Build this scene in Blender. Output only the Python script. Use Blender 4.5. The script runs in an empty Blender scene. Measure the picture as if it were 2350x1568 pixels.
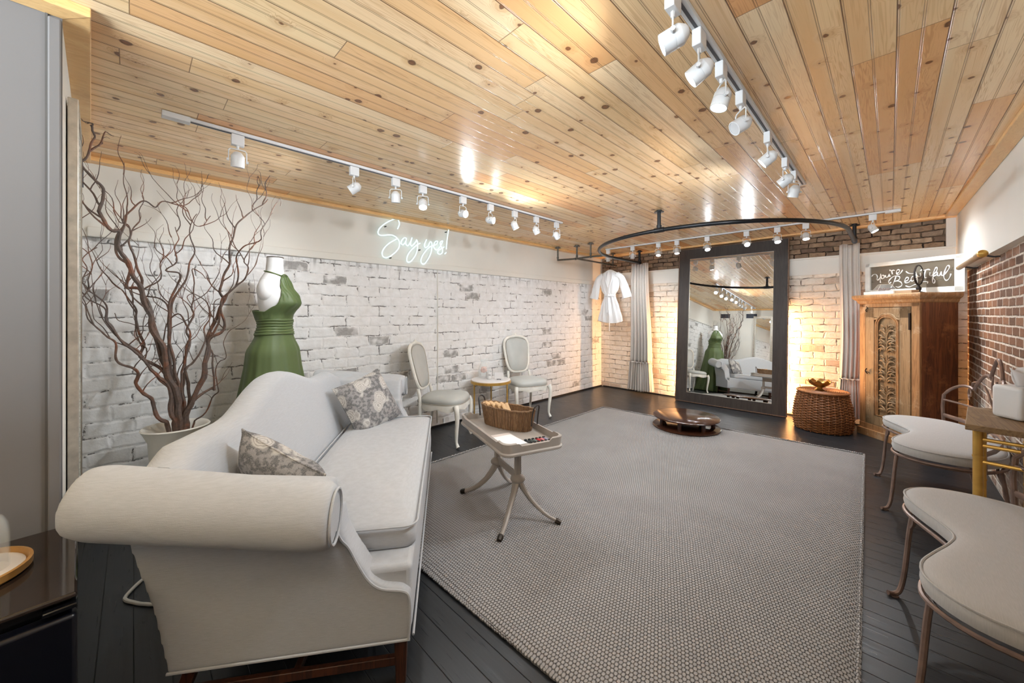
import bpy, bmesh, math, random
from mathutils import Vector, Matrix, noise
random.seed(7)
PI = math.pi
C = bpy.context.scene.collection
SC = bpy.context.scene

# ------------------------------------------------------------------ camera
cam = bpy.data.cameras.new('camera')
cam.sensor_width = 36.0
cam.lens = 868.0 / 2350.0 * 36.0
cam.shift_y = -64.0 / 2350.0
cam.clip_start = 0.02
camo = bpy.data.objects.new('camera', cam)
camo.location = (0, 0, 1.38)
camo.rotation_euler = (PI / 2, 0, PI / 4)
C.objects.link(camo)
SC.camera = camo

# ------------------------------------------------------------------ world, exposure
w = bpy.data.worlds.new('world'); SC.world = w; w.use_nodes = True
# uplight added behind the photographer to lift the ceiling:
# bright below horizon, dim above
_t = w.node_tree; _bg = _t.nodes['Background']
_tc = _t.nodes.new('ShaderNodeTexCoord'); _sx = _t.nodes.new('ShaderNodeSeparateXYZ'); _t.links.new(_tc.outputs['Generated'], _sx.inputs[0])
_rp = _t.nodes.new('ShaderNodeValToRGB'); _t.links.new(_sx.outputs['Z'], _rp.inputs[0])
ADDED_UPLIGHT, SKY = 2.1, .03
_rp.color_ramp.elements[0].position = 0.0; _rp.color_ramp.elements[0].color = (ADDED_UPLIGHT * .80, ADDED_UPLIGHT * .91, ADDED_UPLIGHT, 1)
_rp.color_ramp.elements[1].position = 0.06; _rp.color_ramp.elements[1].color = (SKY, SKY, SKY, 1)
_t.links.new(_rp.outputs[0], _bg.inputs[0]); _bg.inputs[1].default_value = 5.0
SC.view_settings.view_transform = 'Standard'
SC.view_settings.look = 'None'
SC.view_settings.exposure = 1.0
SC.view_settings.gamma = 1.0
SC.view_settings.use_curve_mapping = False
SPOT_W = 24.0        # watts of one lit track head
WARM_W = 15.0         # watts of one warm lamp behind the floor mirror

# ------------------------------------------------------------------ materials
def rgb(r, g, b):
    f = lambda c: (c / 255 / 12.92) if c / 255 <= 0.04045 else ((c / 255 + 0.055) / 1.055) ** 2.4
    return (f(r), f(g), f(b), 1)

class NT:
    def __init__(s, name):
        s.m = bpy.data.materials.new(name); s.m.use_nodes = True
        s.t = s.m.node_tree; s.n = s.t.nodes; s.p = s.n['Principled BSDF']
    def add(s, typ, **kw):
        n = s.n.new(typ)
        for k, v in kw.items():
            if k.startswith('i_'):
                n.inputs[k[2:].replace('_', ' ')].default_value = v
            else: setattr(n, k, v)
        return n
    def link(s, a, b): s.t.links.new(a, b)
    def val(s, x, sock):
        if hasattr(x, 'is_output') or isinstance(x, bpy.types.NodeSocket): s.link(x, sock)
        else: sock.default_value = x
    def math(s, op, a, b=None, c=None, clamp=False):
        n = s.n.new('ShaderNodeMath'); n.operation = op; n.use_clamp = clamp
        s.val(a, n.inputs[0])
        if b is not None: s.val(b, n.inputs[1])
        if c is not None: s.val(c, n.inputs[2])
        return n.outputs[0]
    def coord(s, kind='Object'):
        return s.n.new('ShaderNodeTexCoord').outputs[kind]
    def sep(s, v):
        n = s.n.new('ShaderNodeSeparateXYZ'); s.link(v, n.inputs[0]); return n.outputs
    def comb(s, x, y, z=0.0):
        n = s.n.new('ShaderNodeCombineXYZ')
        for i, q in enumerate((x, y, z)): s.val(q, n.inputs[i])
        return n.outputs[0]
    def noise(s, v, scale=5, detail=3, rough=.5, out='Fac', dist=0):
        n = s.n.new('ShaderNodeTexNoise'); s.link(v, n.inputs['Vector'])
        n.inputs['Scale'].default_value = scale; n.inputs['Detail'].default_value = detail
        n.inputs['Roughness'].default_value = rough; n.inputs['Distortion'].default_value = dist
        return n.outputs[out]
    def ramp(s, f, stops):
        n = s.n.new('ShaderNodeValToRGB'); s.link(f, n.inputs[0])
        e = n.color_ramp.elements
        while len(e) < len(stops): e.new(0.5)
        for i, (p, c) in enumerate(stops):
            e[i].position = p; e[i].color = c if len(c) == 4 else (*c, 1)
        return n.outputs[0]
    def rf(s, f, a, b, lo=0.0, hi=1.0):
        n = s.n.new('ShaderNodeMapRange'); s.link(f, n.inputs[0])
        n.inputs[1].default_value = a; n.inputs[2].default_value = b
        n.inputs[3].default_value = lo; n.inputs[4].default_value = hi
        return n.outputs[0]
    def mix(s, f, a, b, mode='MIX'):
        n = s.n.new('ShaderNodeMix'); n.data_type = 'RGBA'; n.blend_type = mode
        s.val(f, n.inputs[0]); s.val(a, n.inputs[6]); s.val(b, n.inputs[7])
        return n.outputs[2]
    def vmul(s, v, k):
        n = s.n.new('ShaderNodeVectorMath'); n.operation = 'MULTIPLY'
        s.link(v, n.inputs[0]); n.inputs[1].default_value = k; return n.outputs[0]
    def vadd(s, a, b):
        n = s.n.new('ShaderNodeVectorMath'); n.operation = 'ADD'
        s.link(a, n.inputs[0]); s.val(b, n.inputs[1]); return n.outputs[0]
    def bump(s, h, strength=.3, dist=.01):
        n = s.n.new('ShaderNodeBump'); s.link(h, n.inputs['Height'])
        n.inputs['Strength'].default_value = strength; n.inputs['Distance'].default_value = dist
        s.link(n.outputs[0], s.p.inputs['Normal'])
    def out(s, col=None, rough=.5, metal=0.0, spec=None):
        if col is not None: s.val(col, s.p.inputs['Base Color'])
        s.val(rough, s.p.inputs['Roughness']); s.p.inputs['Metallic'].default_value = metal
        if spec is not None: s.p.inputs['Specular IOR Level'].default_value = spec
        return s.m

def plain(name, col, rough=.5, metal=0.0, var=.06, nscale=8, bump=0.0, bscale=60, spec=None):
    t = NT(name); co = t.coord()
    n = t.noise(co, nscale, 3)
    dark = tuple(c * (1 - var * 2) for c in col[:3]) + (1,)
    lite = tuple(min(1, c * (1 + var)) for c in col[:3]) + (1,)
    c = t.ramp(n, [(.3, dark), (.7, lite)])
    if bump: t.bump(t.noise(co, bscale, 4), bump, .004)
    return t.out(c, rough, metal, spec)

def fabric(name, col, scale=420, strength=.25, rough=.9, slub=True, axis=2):
    t = NT(name); co = t.coord(); s = t.sep(co)
    k = [30, 30, 30]; k[axis] = 420
    slubn = t.noise(t.vmul(co, tuple(k)), 1.0, 3, .6)
    c = t.mix(t.rf(slubn, .35, .7), tuple(x * .9 for x in col[:3]) + (1,), col)
    fine = t.noise(co, scale, 2)
    h = t.math('ADD', t.math('MULTIPLY', slubn, 1.0 if slub else .2), t.math('MULTIPLY', fine, .5))
    t.bump(h, strength, .0015)
    m = t.out(c, rough, 0, .2)
    t.p.inputs['Sheen Weight'].default_value = .15
    return m

def emis(name, col, strength):
    t = NT(name); t.p.inputs['Base Color'].default_value = (0, 0, 0, 1)
    t.p.inputs['Emission Color'].default_value = col
    t.p.inputs['Emission Strength'].default_value = strength
    return t.m

def ceiling_mat():
    t = NT('knotty_pine_boards'); x, y, z = t.sep(t.coord())[:3]
    W = .138
    u = t.math('DIVIDE', t.math('SUBTRACT', x, .018), W)
    i = t.math('FLOOR', u); f = t.math('SUBTRACT', u, i)
    wn = t.add('ShaderNodeTexWhiteNoise', noise_dimensions='1D'); t.link(i, wn.inputs['W'])
    yo = t.math('DIVIDE', t.math('ADD', y, t.math('MULTIPLY', wn.outputs['Value'], 9.0)), 1.83)
    j = t.math('FLOOR', yo); g = t.math('SUBTRACT', yo, j)
    w2 = t.add('ShaderNodeTexWhiteNoise', noise_dimensions='2D'); t.link(t.comb(i, j), w2.inputs['Vector'])
    rnd = w2.outputs['Value']; rv = w2.outputs['Color']
    # knots
    kc = t.vadd(t.comb(x, t.math('MULTIPLY', y, .95)), t.vmul(rv, (3.0, 7.0, 0)))
    vo = t.add('ShaderNodeTexVoronoi', voronoi_dimensions='2D'); vo.inputs['Scale'].default_value = 6.2
    t.link(t.vadd(kc, t.vmul(t.noise(kc, 40, 2, out='Color'), (.012, .012, 0))), vo.inputs['Vector'])
    d = vo.outputs['Distance']; kr = t.sep(vo.outputs['Color'])
    size = t.rf(kr[0], .30, 1.0, 0.0, .125)
    knot = t.rf(t.math('SUBTRACT', d, size), -.015, .015, 1.0, 0.0)
    knot = t.math('MULTIPLY', knot, t.math('GREATER_THAN', size, .02))
    halo = t.math('MULTIPLY', t.rf(d, .02, .30, 1.0, 0.0), t.math('GREATER_THAN', size, .02))
    # grain
    gy = t.math('MULTIPLY', y, 1.1)
    gx = t.math('ADD', t.math('MULTIPLY', x, 26), t.math('MULTIPLY', halo, 1.6))
    gv = t.vadd(t.comb(gx, gy), t.vmul(rv, (40.0, 40.0, 0)))
    n1 = t.noise(gv, 1.0, 3, .55, dist=.6)
    rings = t.math('SINE', t.math('ADD', t.math('MULTIPLY', n1, 75.0), t.math('MULTIPLY', x, 260)))
    ringm = t.math('MULTIPLY', t.rf(rings, .1, 1.0), t.rf(t.noise(gv, .6, 2), .35, .65))
    base = t.ramp(rnd, [(0.0, rgb(246, 216, 170)), (.35, rgb(240, 204, 154)), (.6, rgb(248, 222, 182)), (.84, rgb(238, 192, 138)), (.97, rgb(230, 172, 116))])
    wide = t.noise(gv, .35, 2)
    c = t.mix(t.rf(wide, .42, .66, 0, .4), base, rgb(222, 168, 108))
    c = t.mix(t.math('MULTIPLY', ringm, .42), c, rgb(176, 116, 66))
    c = t.mix(t.math('MULTIPLY', halo, .30), c, rgb(178, 112, 60))
    kcol = t.mix(t.rf(t.math('DIVIDE', d, t.math('ADD', size, .001)), .3, 1.0), rgb(112, 62, 34), rgb(64, 34, 18))
    c = t.mix(t.math('MULTIPLY', knot, .85), c, kcol)
    # beads: seam with a small bead on each edge, double bead on the centre line
    def line(c0, wd):
        return t.rf(t.math('ABSOLUTE', t.math('SUBTRACT', f, c0)), wd * .45, wd, 1.0, 0.0)
    seam = t.math('MAXIMUM', line(0.0, .020), line(1.0, .020))
    bead = t.math('MAXIMUM', t.math('MAXIMUM', line(.045, .012), line(.478, .013)), line(.522, .013))
    joint = t.rf(t.math('ABSOLUTE', t.math('SUBTRACT', g, .5)), .4988, .4994, 0.0, 1.0)
    dark = t.math('MAXIMUM', t.math('MAXIMUM', seam, t.math('MULTIPLY', bead, .6)), t.math('MULTIPLY', joint, .8))
    c = t.mix(t.math('MULTIPLY', dark, .85), c, rgb(92, 52, 24))
    t.bump(t.math('SUBTRACT', t.math('MULTIPLY', n1, .03), dark), .6, .004)
    m = t.out(c, .27, 0, .5)
    return m

def pine_trim():
    t = NT('pine_trim'); co = t.coord()
    n = t.noise(t.vmul(co, (6, 1.2, 6)), 3, 4, .6, dist=1.0)
    s = t.math('SINE', t.math('MULTIPLY', n, 60))
    c = t.mix(t.rf(n, .3, .7), rgb(240, 200, 140), rgb(228, 178, 116))
    c = t.mix(t.math('MULTIPLY', t.rf(s, .3, 1), .25), c, rgb(196, 138, 82))
    return t.out(c, .3)

def floor_mat():
    t = NT('dark_painted_boards'); x, y, z = t.sep(t.coord())[:3]
    u = t.math('DIVIDE', y, .105); i = t.math('FLOOR', u); f = t.math('SUBTRACT', u, i)
    wn = t.add('ShaderNodeTexWhiteNoise', noise_dimensions='1D'); t.link(i, wn.inputs['W'])
    n = t.noise(t.comb(t.math('MULTIPLY', x, 1.5), t.math('MULTIPLY', y, 30)), 3, 4)
    gap = t.rf(t.math('ABSOLUTE', t.math('SUBTRACT', f, .5)), .478, .5)
    c = t.ramp(wn.outputs['Value'], [(0, rgb(28, 30, 33)), (1, rgb(39, 41, 44))])
    c = t.mix(t.rf(n, .35, .75, 0, .5), c, rgb(52, 54, 57))
    scr = t.math('GREATER_THAN', t.noise(t.comb(t.math('MULTIPLY', x, 4), t.math('MULTIPLY', y, 14)), 3, 6, .7), .72)
    c = t.mix(t.math('MULTIPLY', scr, .5), c, rgb(24, 24, 26))
    c = t.mix(gap, c, rgb(8, 8, 9))
    t.bump(t.math('SUBTRACT', t.math('MULTIPLY', n, .25), gap), .5, .003)
    return t.out(c, t.rf(n, .3, .7, .26, .42), 0, .32)

def brick_mat(name, axis, bw, bh, mort, kind):
    """axis: which object axis runs along the wall"""
    t = NT(name); x, y, z = t.sep(t.coord())[:3]
    a = x if axis == 'x' else y
    v0 = t.comb(a, z)
    wob = t.noise(v0, 5.0, 3, .6, out='Color')
    v = t.vadd(v0, t.vmul(t.vadd(wob, (-.5, -.5, -.5)), (.075, .045, 0) if kind != 'brown' else (.022, .014, 0)))
    wob2 = t.noise(v0, 34, 3, .6, out='Color')
    v = t.vadd(v, t.vmul(t.vadd(wob2, (-.5, -.5, -.5)), (.014, .012, 0)))
    def bt(mor, smooth):
        b = t.add('ShaderNodeTexBrick'); t.link(v, b.inputs['Vector'])
        b.inputs['Scale'].default_value = 1; b.inputs['Brick Width'].default_value = bw
        b.inputs['Row Height'].default_value = bh; b.inputs['Mortar Size'].default_value = mor
        b.inputs['Mortar Smooth'].default_value = smooth
        b.inputs['Color1'].default_value = (0, 0, 0, 1); b.inputs['Color2'].default_value = (1, 1, 1, 1)
        b.inputs['Mortar'].default_value = (0, 0, 0, 1)
        return b
    b = bt(mort, .7 if kind in ('brown', 'old') else 1.0); mf = b.outputs['Fac']
    bc = bt(.0, .0).outputs['Color']
    rr = t.sep(bc)[0]
    fine = t.noise(v0, 60, 5, .65); med = t.noise(v0, 14, 4, .6); big = t.noise(v0, 1.6, 3)
    if kind == 'white':
        c = t.mix(t.rf(med, .3, .7), rgb(222, 221, 219), rgb(236, 236, 236))
        grey = t.math('MULTIPLY', t.math('GREATER_THAN', rr, .925), t.rf(mf, .05, .6, 1, 0))
        grey = t.math('MULTIPLY', grey, t.rf(t.noise(v0, 9, 3), .36, .55))
        c = t.mix(t.math('MULTIPLY', grey, .75), c, t.mix(t.rf(fine, .3, .7), rgb(140, 136, 132), rgb(98, 94, 90)))
        crack = t.math('MULTIPLY', bt(.0055, .25).outputs['Fac'], t.rf(t.noise(v0, 5, 6, .75), .51, .56))
        pits = t.rf(t.noise(t.vmul(v0, (1, 2.6, 1)), 12, 6, .78), .66, .70)
        drip = t.math('MULTIPLY', t.rf(z, 1.80, 1.90), t.rf(t.noise(t.comb(t.math('MULTIPLY', a, 9.0), z), 1.6, 5, .7), .50, .62))
        c = t.mix(t.math('MULTIPLY', drip, .6), c, rgb(120, 116, 112))
        dk = t.math('MAXIMUM', crack, t.math('MULTIPLY', pits, .8))
        c = t.mix(t.math('MULTIPLY', dk, .82), c, rgb(62, 56, 52))
        h = t.math('SUBTRACT', t.math('ADD', t.math('MULTIPLY', mf, -1.0), t.math('MULTIPLY', med, .9)), t.math('MULTIPLY', dk, .8))
        t.bump(t.math('ADD', h, t.math('MULTIPLY', fine, .3)), .42, .010)
        return t.out(c, .55, 0, .3)
    if kind == 'cream':
        c = t.mix(t.rf(med, .3, .7), rgb(214, 204, 190), rgb(232, 226, 216))
        br = t.math('MULTIPLY', t.math('GREATER_THAN', rr, .90), t.rf(mf, .05, .6, 1, 0))
        c = t.mix(t.math('MULTIPLY', br, .5), c, rgb(150, 116, 90))
        stain = t.rf(t.noise(t.vmul(v0, (1, 2.5, 1)), 5, 4, .7), .55, .72)
        c = t.mix(t.math('MULTIPLY', stain, .35), c, rgb(168, 140, 108))
        crack = t.math('MULTIPLY', bt(.006, .25).outputs['Fac'], t.rf(t.noise(v0, 7, 5, .7), .52, .60))
        c = t.mix(t.math('MULTIPLY', crack, .8), c, rgb(64, 48, 36))
        h = t.math('SUBTRACT', t.math('ADD', t.math('MULTIPLY', mf, -1.0), t.math('MULTIPLY', med, .9)), crack)
        t.bump(t.math('ADD', h, t.math('MULTIPLY', fine, .3)), .8, .012)
        return t.out(c, .6, 0, .3)
    if kind == 'brown':
        c = t.ramp(rr, [(0, rgb(124, 88, 66)), (.3, rgb(148, 104, 78)), (.55, rgb(106, 76, 58)), (.75, rgb(160, 114, 84)), (1, rgb(88, 68, 56))])
        c = t.mix(t.rf(fine, .3, .75, 0, .5), c, rgb(70, 52, 44))
        c = t.mix(t.rf(t.noise(v0, 22, 5, .7), .60, .72, 0, .35), c, rgb(186, 166, 150))
        mm = t.rf(t.math('ADD', mf, t.math('MULTIPLY', t.math('SUBTRACT', fine, .5), .7)), .35, .65)
        c = t.mix(mm, c, t.mix(t.rf(med, .3, .7), rgb(222, 212, 200), rgb(190, 176, 160)))
        white = t.math('MULTIPLY', t.rf(z, .55, .95, 1, 0), t.rf(t.noise(v0, 6, 5, .7), .42, .56))
        c = t.mix(t.math('MULTIPLY', white, .75), c, rgb(206, 198, 188))
        t.bump(t.math('ADD', t.math('MULTIPLY', mf, -.9), t.math('MULTIPLY', fine, .6)), .8, .009)
        return t.out(c, .75, 0, .25)
    # rough, unpainted old brick
    c = t.ramp(rr, [(0, rgb(150, 122, 98)), (.3, rgb(176, 148, 120)), (.55, rgb(118, 98, 84)), (.8, rgb(192, 168, 142)), (1, rgb(130, 106, 88))])
    c = t.mix(t.rf(med, .40, .65, 0, .6), c, rgb(110, 90, 74))
    mm = t.rf(t.math('ADD', mf, t.math('MULTIPLY', t.math('SUBTRACT', fine, .5), .8)), .3, .6)
    c = t.mix(mm, c, t.mix(t.rf(t.noise(v0, 10, 3), .4, .6), rgb(48, 38, 32), rgb(132, 114, 96)))
    t.bump(t.math('ADD', t.math('MULTIPLY', mf, -1), t.math('MULTIPLY', med, 1.2)), 1.0, .015)
    return t.out(c, .85, 0, .2)

def rug_mat():
    t = NT('woven_wool_rug'); x, y, z = t.sep(t.coord())[:3]
    v0 = t.comb(x, y)
    wob = t.vmul(t.vadd(t.noise(v0, 8, 2, out='Color'), (-.5, -.5, -.5)), (.012, .012, 0))
    s = t.sep(t.vadd(v0, wob)); p = .0155
    a = t.math('DIVIDE', s[0], p); b = t.math('DIVIDE', s[1], p * 1.15)
    row = t.math('FLOOR', b)
    a = t.math('ADD', a, t.math('MULTIPLY', t.math('MODULO', row, 2.0), .5))
    fa = t.math('SUBTRACT', t.math('FRACT', a), .5); fb = t.math('SUBTRACT', t.math('FRACT', b), .5)
    d = t.math('SQRT', t.math('ADD', t.math('MULTIPLY', fa, fa), t.math('MULTIPLY', t.math('MULTIPLY', fb, fb), .8)))
    hole = t.rf(d, .36, .62)
    fib = t.noise(t.comb(s[0], s[1]), 240, 2)
    c = t.mix(t.noise(v0, 3, 4), rgb(150, 148, 147), rgb(174, 172, 171))
    c = t.mix(t.rf(fib, .3, .8, 0, .3), c, rgb(150, 143, 136))
    c = t.mix(t.math('MULTIPLY', hole, .85), c, rgb(84, 76, 70))
    t.bump(t.math('SUBTRACT', t.math('MULTIPLY', fib, .2), hole), 1.0, .008)
    return t.out(c, .95, 0, .1)

def wood_mat(name, c1, c2, c3, axis=2, rough=.4, scale=1.0, wear=None, rings=40):
    t = NT(name); co = t.coord()
    k = [14 * scale] * 3; k[axis] = 1.0 * scale
    v = t.vmul(co, tuple(k))
    n = t.noise(v, 1.3, 4, .6, dist=.8)
    s = t.math('SINE', t.math('MULTIPLY', n, rings))
    c = t.mix(t.rf(n, .3, .7), c1, c2)
    c = t.mix(t.math('MULTIPLY', t.rf(s, 0, 1), .55), c, c3)
    if wear:
        wv = t.rf(t.noise(co, 6, 6, .7), .55, .66)
        c = t.mix(t.math('MULTIPLY', wv, .7), c, wear)
    t.bump(n, .25, .002)
    return t.out(c, rough, 0, .4)

def floral_mat():
    t = NT('grey_floral_linen'); co = t.coord()
    v = t.vadd(co, t.vmul(t.noise(co, 14, 3, out='Color'), (.05, .05, .05)))
    vo = t.add('ShaderNodeTexVoronoi', voronoi_dimensions='3D'); vo.inputs['Scale'].default_value = 9
    t.link(v, vo.inputs['Vector']); d = vo.outputs['Distance']
    pet = t.math('SINE', t.math('ADD', t.math('MULTIPLY', d, 62), t.math('MULTIPLY', t.noise(co, 40, 2), 7)))
    flower = t.rf(d, .40, .50, 1, 0)
    pc = t.mix(t.rf(pet, -.2, .9), rgb(196, 194, 190), rgb(156, 152, 149))
    bg = t.mix(t.rf(t.noise(co, 45, 3), .45, .55), rgb(96, 97, 100), rgb(140, 139, 140))
    c = t.mix(flower, bg, pc)
    c = t.mix(t.rf(t.noise(co, 300, 2), .4, .7, 0, .35), c, rgb(190, 184, 178))
    t.bump(t.noise(co, 400, 2), .3, .001)
    return t.out(c, .9, 0, .15)

def glass_mat(name, col=(1, 1, 1, 1), rough=.0):
    t = NT(name); t.p.inputs['Base Color'].default_value = col
    t.p.inputs['Transmission Weight'].default_value = 1.0
    t.p.inputs['Roughness'].default_value = rough; t.p.inputs['IOR'].default_value = 1.2
    return t.m
def clear_pane(name, alpha=.12):
    t = NT(name); t.p.inputs['Base Color'].default_value = (.85, .9, .9, 1)
    t.p.inputs['Roughness'].default_value = .02; t.p.inputs['Alpha'].default_value = alpha
    return t.m

M = {}
M['ceiling'] = ceiling_mat(); M['pine'] = pine_trim(); M['floor'] = floor_mat()
M['brick_white'] = brick_mat('white_painted_brick', 'y', .235, .104, .018, 'white')
M['brick_cream'] = brick_mat('cream_painted_brick', 'x', .24, .088, .011, 'cream')
M['brick_brown'] = brick_mat('brown_brick_pale_mortar', 'y', .20, .068, .011, 'brown')
M['brick_old'] = brick_mat('rough_old_brick', 'x', .17, .066, .008, 'old')
M['stucco'] = plain('white_plaster', rgb(224, 221, 213), .7, var=.02, nscale=2, bump=.08, bscale=30)
M['greywall'] = plain('grey_painted_wall', rgb(116, 114, 114), .6, var=.015, nscale=2)
M['darkcasing'] = plain('grey_casing_shadow_gap', rgb(96, 94, 92), .6)
M['rug'] = rug_mat()
M['linen'] = fabric('white_linen_upholstery', rgb(186, 189, 193), axis=2, strength=.35)
M['linen_bench'] = fabric('cream_bench_fabric', rgb(180, 179, 178), axis=0)
M['floral'] = floral_mat()
M['darkwood'] = wood_mat('dark_walnut_stain', rgb(58, 34, 24), rgb(82, 48, 32), rgb(36, 22, 16), rough=.35)
M['podium'] = wood_mat('dark_cherry_wood', rgb(54, 31, 22), rgb(70, 41, 28), rgb(40, 24, 18), axis=0, rough=.16)
M['mirrorframe'] = wood_mat('black_brown_frame_wood', rgb(58, 50, 46), rgb(68, 60, 55), rgb(48, 41, 38), rough=.5)
M['rope'] = plain('bronze_rope_moulding', rgb(118, 92, 74), .45, .3, nscale=60, var=.2)
M['mirror'] = NT('mirror_glass').out((.93, .95, .94, 1), .0, 1.0)
M['silverframe'] = plain('champagne_silver_frame', rgb(192, 184, 172), .35, .45, nscale=30, var=.1)
M['cream_frame'] = plain('beaded_cream_frame', rgb(206, 204, 194), .5, .1, nscale=120, var=.15)
M['white'] = plain('white_powder_coat', rgb(214, 214, 214), .35, var=.01)
M['whitewood'] = plain('chalk_white_wood', rgb(228, 226, 218), .5, var=.05, nscale=14, bump=.1)
M['seatvinyl'] = plain('pale_grey_green_vinyl', rgb(180, 182, 178), .4, var=.03)
M['taupe'] = plain('taupe_painted_wood', rgb(158, 150, 142), .38, var=.05, nscale=6)
M['brasscap'] = plain('dark_brass_cap', rgb(58, 50, 42), .4, .6)
M['gold'] = plain('gold_painted_metal', rgb(206, 164, 84), .35, .6, nscale=14, var=.1)
M['brass'] = plain('aged_brass', rgb(176, 140, 78), .3, .85, nscale=20, var=.15)
M['marble'] = plain('white_marble', rgb(232, 228, 226), .2, var=.06, nscale=5)
M['blackpipe'] = plain('black_iron_pipe', rgb(34, 35, 38), .32, .5, nscale=30, var=.1)
M['greypipe'] = plain('weathered_iron_pipe', rgb(92, 88, 80), .4, .6, nscale=30, var=.15)
M['curtain'] = fabric('oatmeal_linen_curtain', rgb(204, 196, 188), axis=2, slub=True)
M['robe'] = plain('white_satin', rgb(228, 227, 226), .5, var=.015, nscale=6)
M['dress'] = plain('olive_green_jersey', rgb(84, 100, 58), .55, var=.05, nscale=5)
M['mannequin'] = plain('white_form_fabric', rgb(222, 222, 222), .6, var=.01)
M['bark'] = NT('willow_bark')
_b = M['bark']; _o = _b.n.new('ShaderNodeObjectInfo')
_n = _b.noise(_b.coord(), 7, 4, .6); _n2 = _b.noise(_b.coord(), 60, 3)
_c = _b.ramp(_n, [(.38, rgb(92, 80, 74)), (.52, rgb(104, 82, 70)), (.66, rgb(132, 82, 58)), (.76, rgb(88, 76, 70))])
_c = _b.mix(_b.rf(_n2, .4, .7, 0, .5), _c, rgb(54, 44, 40)); _b.bump(_n2, .3, .002)
M['bark'] = _b.out(_c, .7)
M['pot'] = plain('matte_white_ceramic', rgb(222, 218, 208), .5, var=.03)
M['wicker'] = wood_mat('brown_willow_wicker', rgb(136, 86, 50), rgb(164, 108, 64), rgb(88, 52, 32), rough=.45, scale=4)
M['seagrass'] = wood_mat('braided_seagrass', rgb(150, 120, 88), rgb(112, 82, 58), rgb(66, 46, 34), rough=.7, scale=5)
M['paddle'] = wood_mat('pale_fan_wood', rgb(206, 172, 128), rgb(190, 152, 108), rgb(166, 126, 84), rough=.6)
M['leather'] = plain('dark_leather_strap', rgb(44, 38, 36), .5)
M['paper'] = plain('white_card', rgb(232, 230, 230), .6, var=.01)
M['armfront'] = wood_mat('honey_weathered_wood', rgb(176, 132, 88), rgb(150, 108, 70), rgb(116, 80, 52), rough=.5, wear=rgb(188, 160, 128))
M['armcarve'] = wood_mat('bleached_carved_wood', rgb(158, 130, 96), rgb(142, 114, 82), rgb(104, 80, 54), rough=.6, wear=rgb(186, 164, 134))
M['armside'] = wood_mat('dark_reddish_wood', rgb(146, 88, 54), rgb(106, 62, 40), rgb(68, 42, 30), rough=.4, wear=rgb(168, 108, 68))
M['rodbronze'] = plain('antique_bronze_rod', rgb(150, 124, 88), .4, .4, nscale=60, var=.15)
M['iron'] = plain('dark_iron', rgb(40, 34, 32), .5, .6)
M['rose_iron'] = plain('rose_brown_painted_iron', rgb(132, 110, 100), .4, .35, nscale=20, var=.12)
M['rustic'] = wood_mat('rustic_board', rgb(150, 124, 88), rgb(124, 98, 68), rgb(96, 72, 50), axis=1, rough=.6, wear=rgb(190, 176, 152))
M['fridge'] = plain('gloss_black_plastic', rgb(18, 19, 22), .12, spec=.6, var=.02)
M['fridgetop'] = plain('gloss_dark_top', rgb(46, 38, 34), .08, spec=.7, var=.02)
M['fridgedoor'] = plain('dark_navy_door', rgb(10, 12, 22), .3, var=.02)
M['glass'] = glass_mat('clear_glass')
M['pane'] = clear_pane('clear_thin_glass', .16)
M['oldpane'] = NT('brown_tinted_window_pane'); M['oldpane'].p.inputs['Alpha'].default_value = .50  # one even brown tint, half transparent
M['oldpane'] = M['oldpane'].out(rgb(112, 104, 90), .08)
M['pink'] = plain('blush_petals', rgb(224, 178, 164), .7, nscale=40, var=.12)
M['black'] = plain('black_matte', rgb(20, 20, 22), .5)
M['ink'] = plain('black_ink', rgb(70, 68, 70), .6)
M['chalk'] = plain('white_lettering_paint', rgb(238, 238, 236), .6)
M['driedflower'] = plain('dried_rust_flowers', rgb(112, 62, 44), .8, nscale=50, var=.3)
M['vent'] = plain('dark_vent_grille', rgb(62, 66, 78), .5)
M['plug'] = plain('white_cable', rgb(196, 194, 186), .5)
M['lens'] = emis('lit_lamp_lens', (.94, .98, 1.0, 1), 22.0)
M['lens_off'] = plain('unlit_lamp_lens', rgb(190, 190, 190), .3)
M['neon'] = emis('ice_blue_neon', (.66, .95, 1.0, 1), .85)
M['acrylic'] = clear_pane('clear_acrylic', .10)
M['warmlamp'] = emis('warm_lamp_bulb', (1.0, .55, .22, 1), 6.0)

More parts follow.
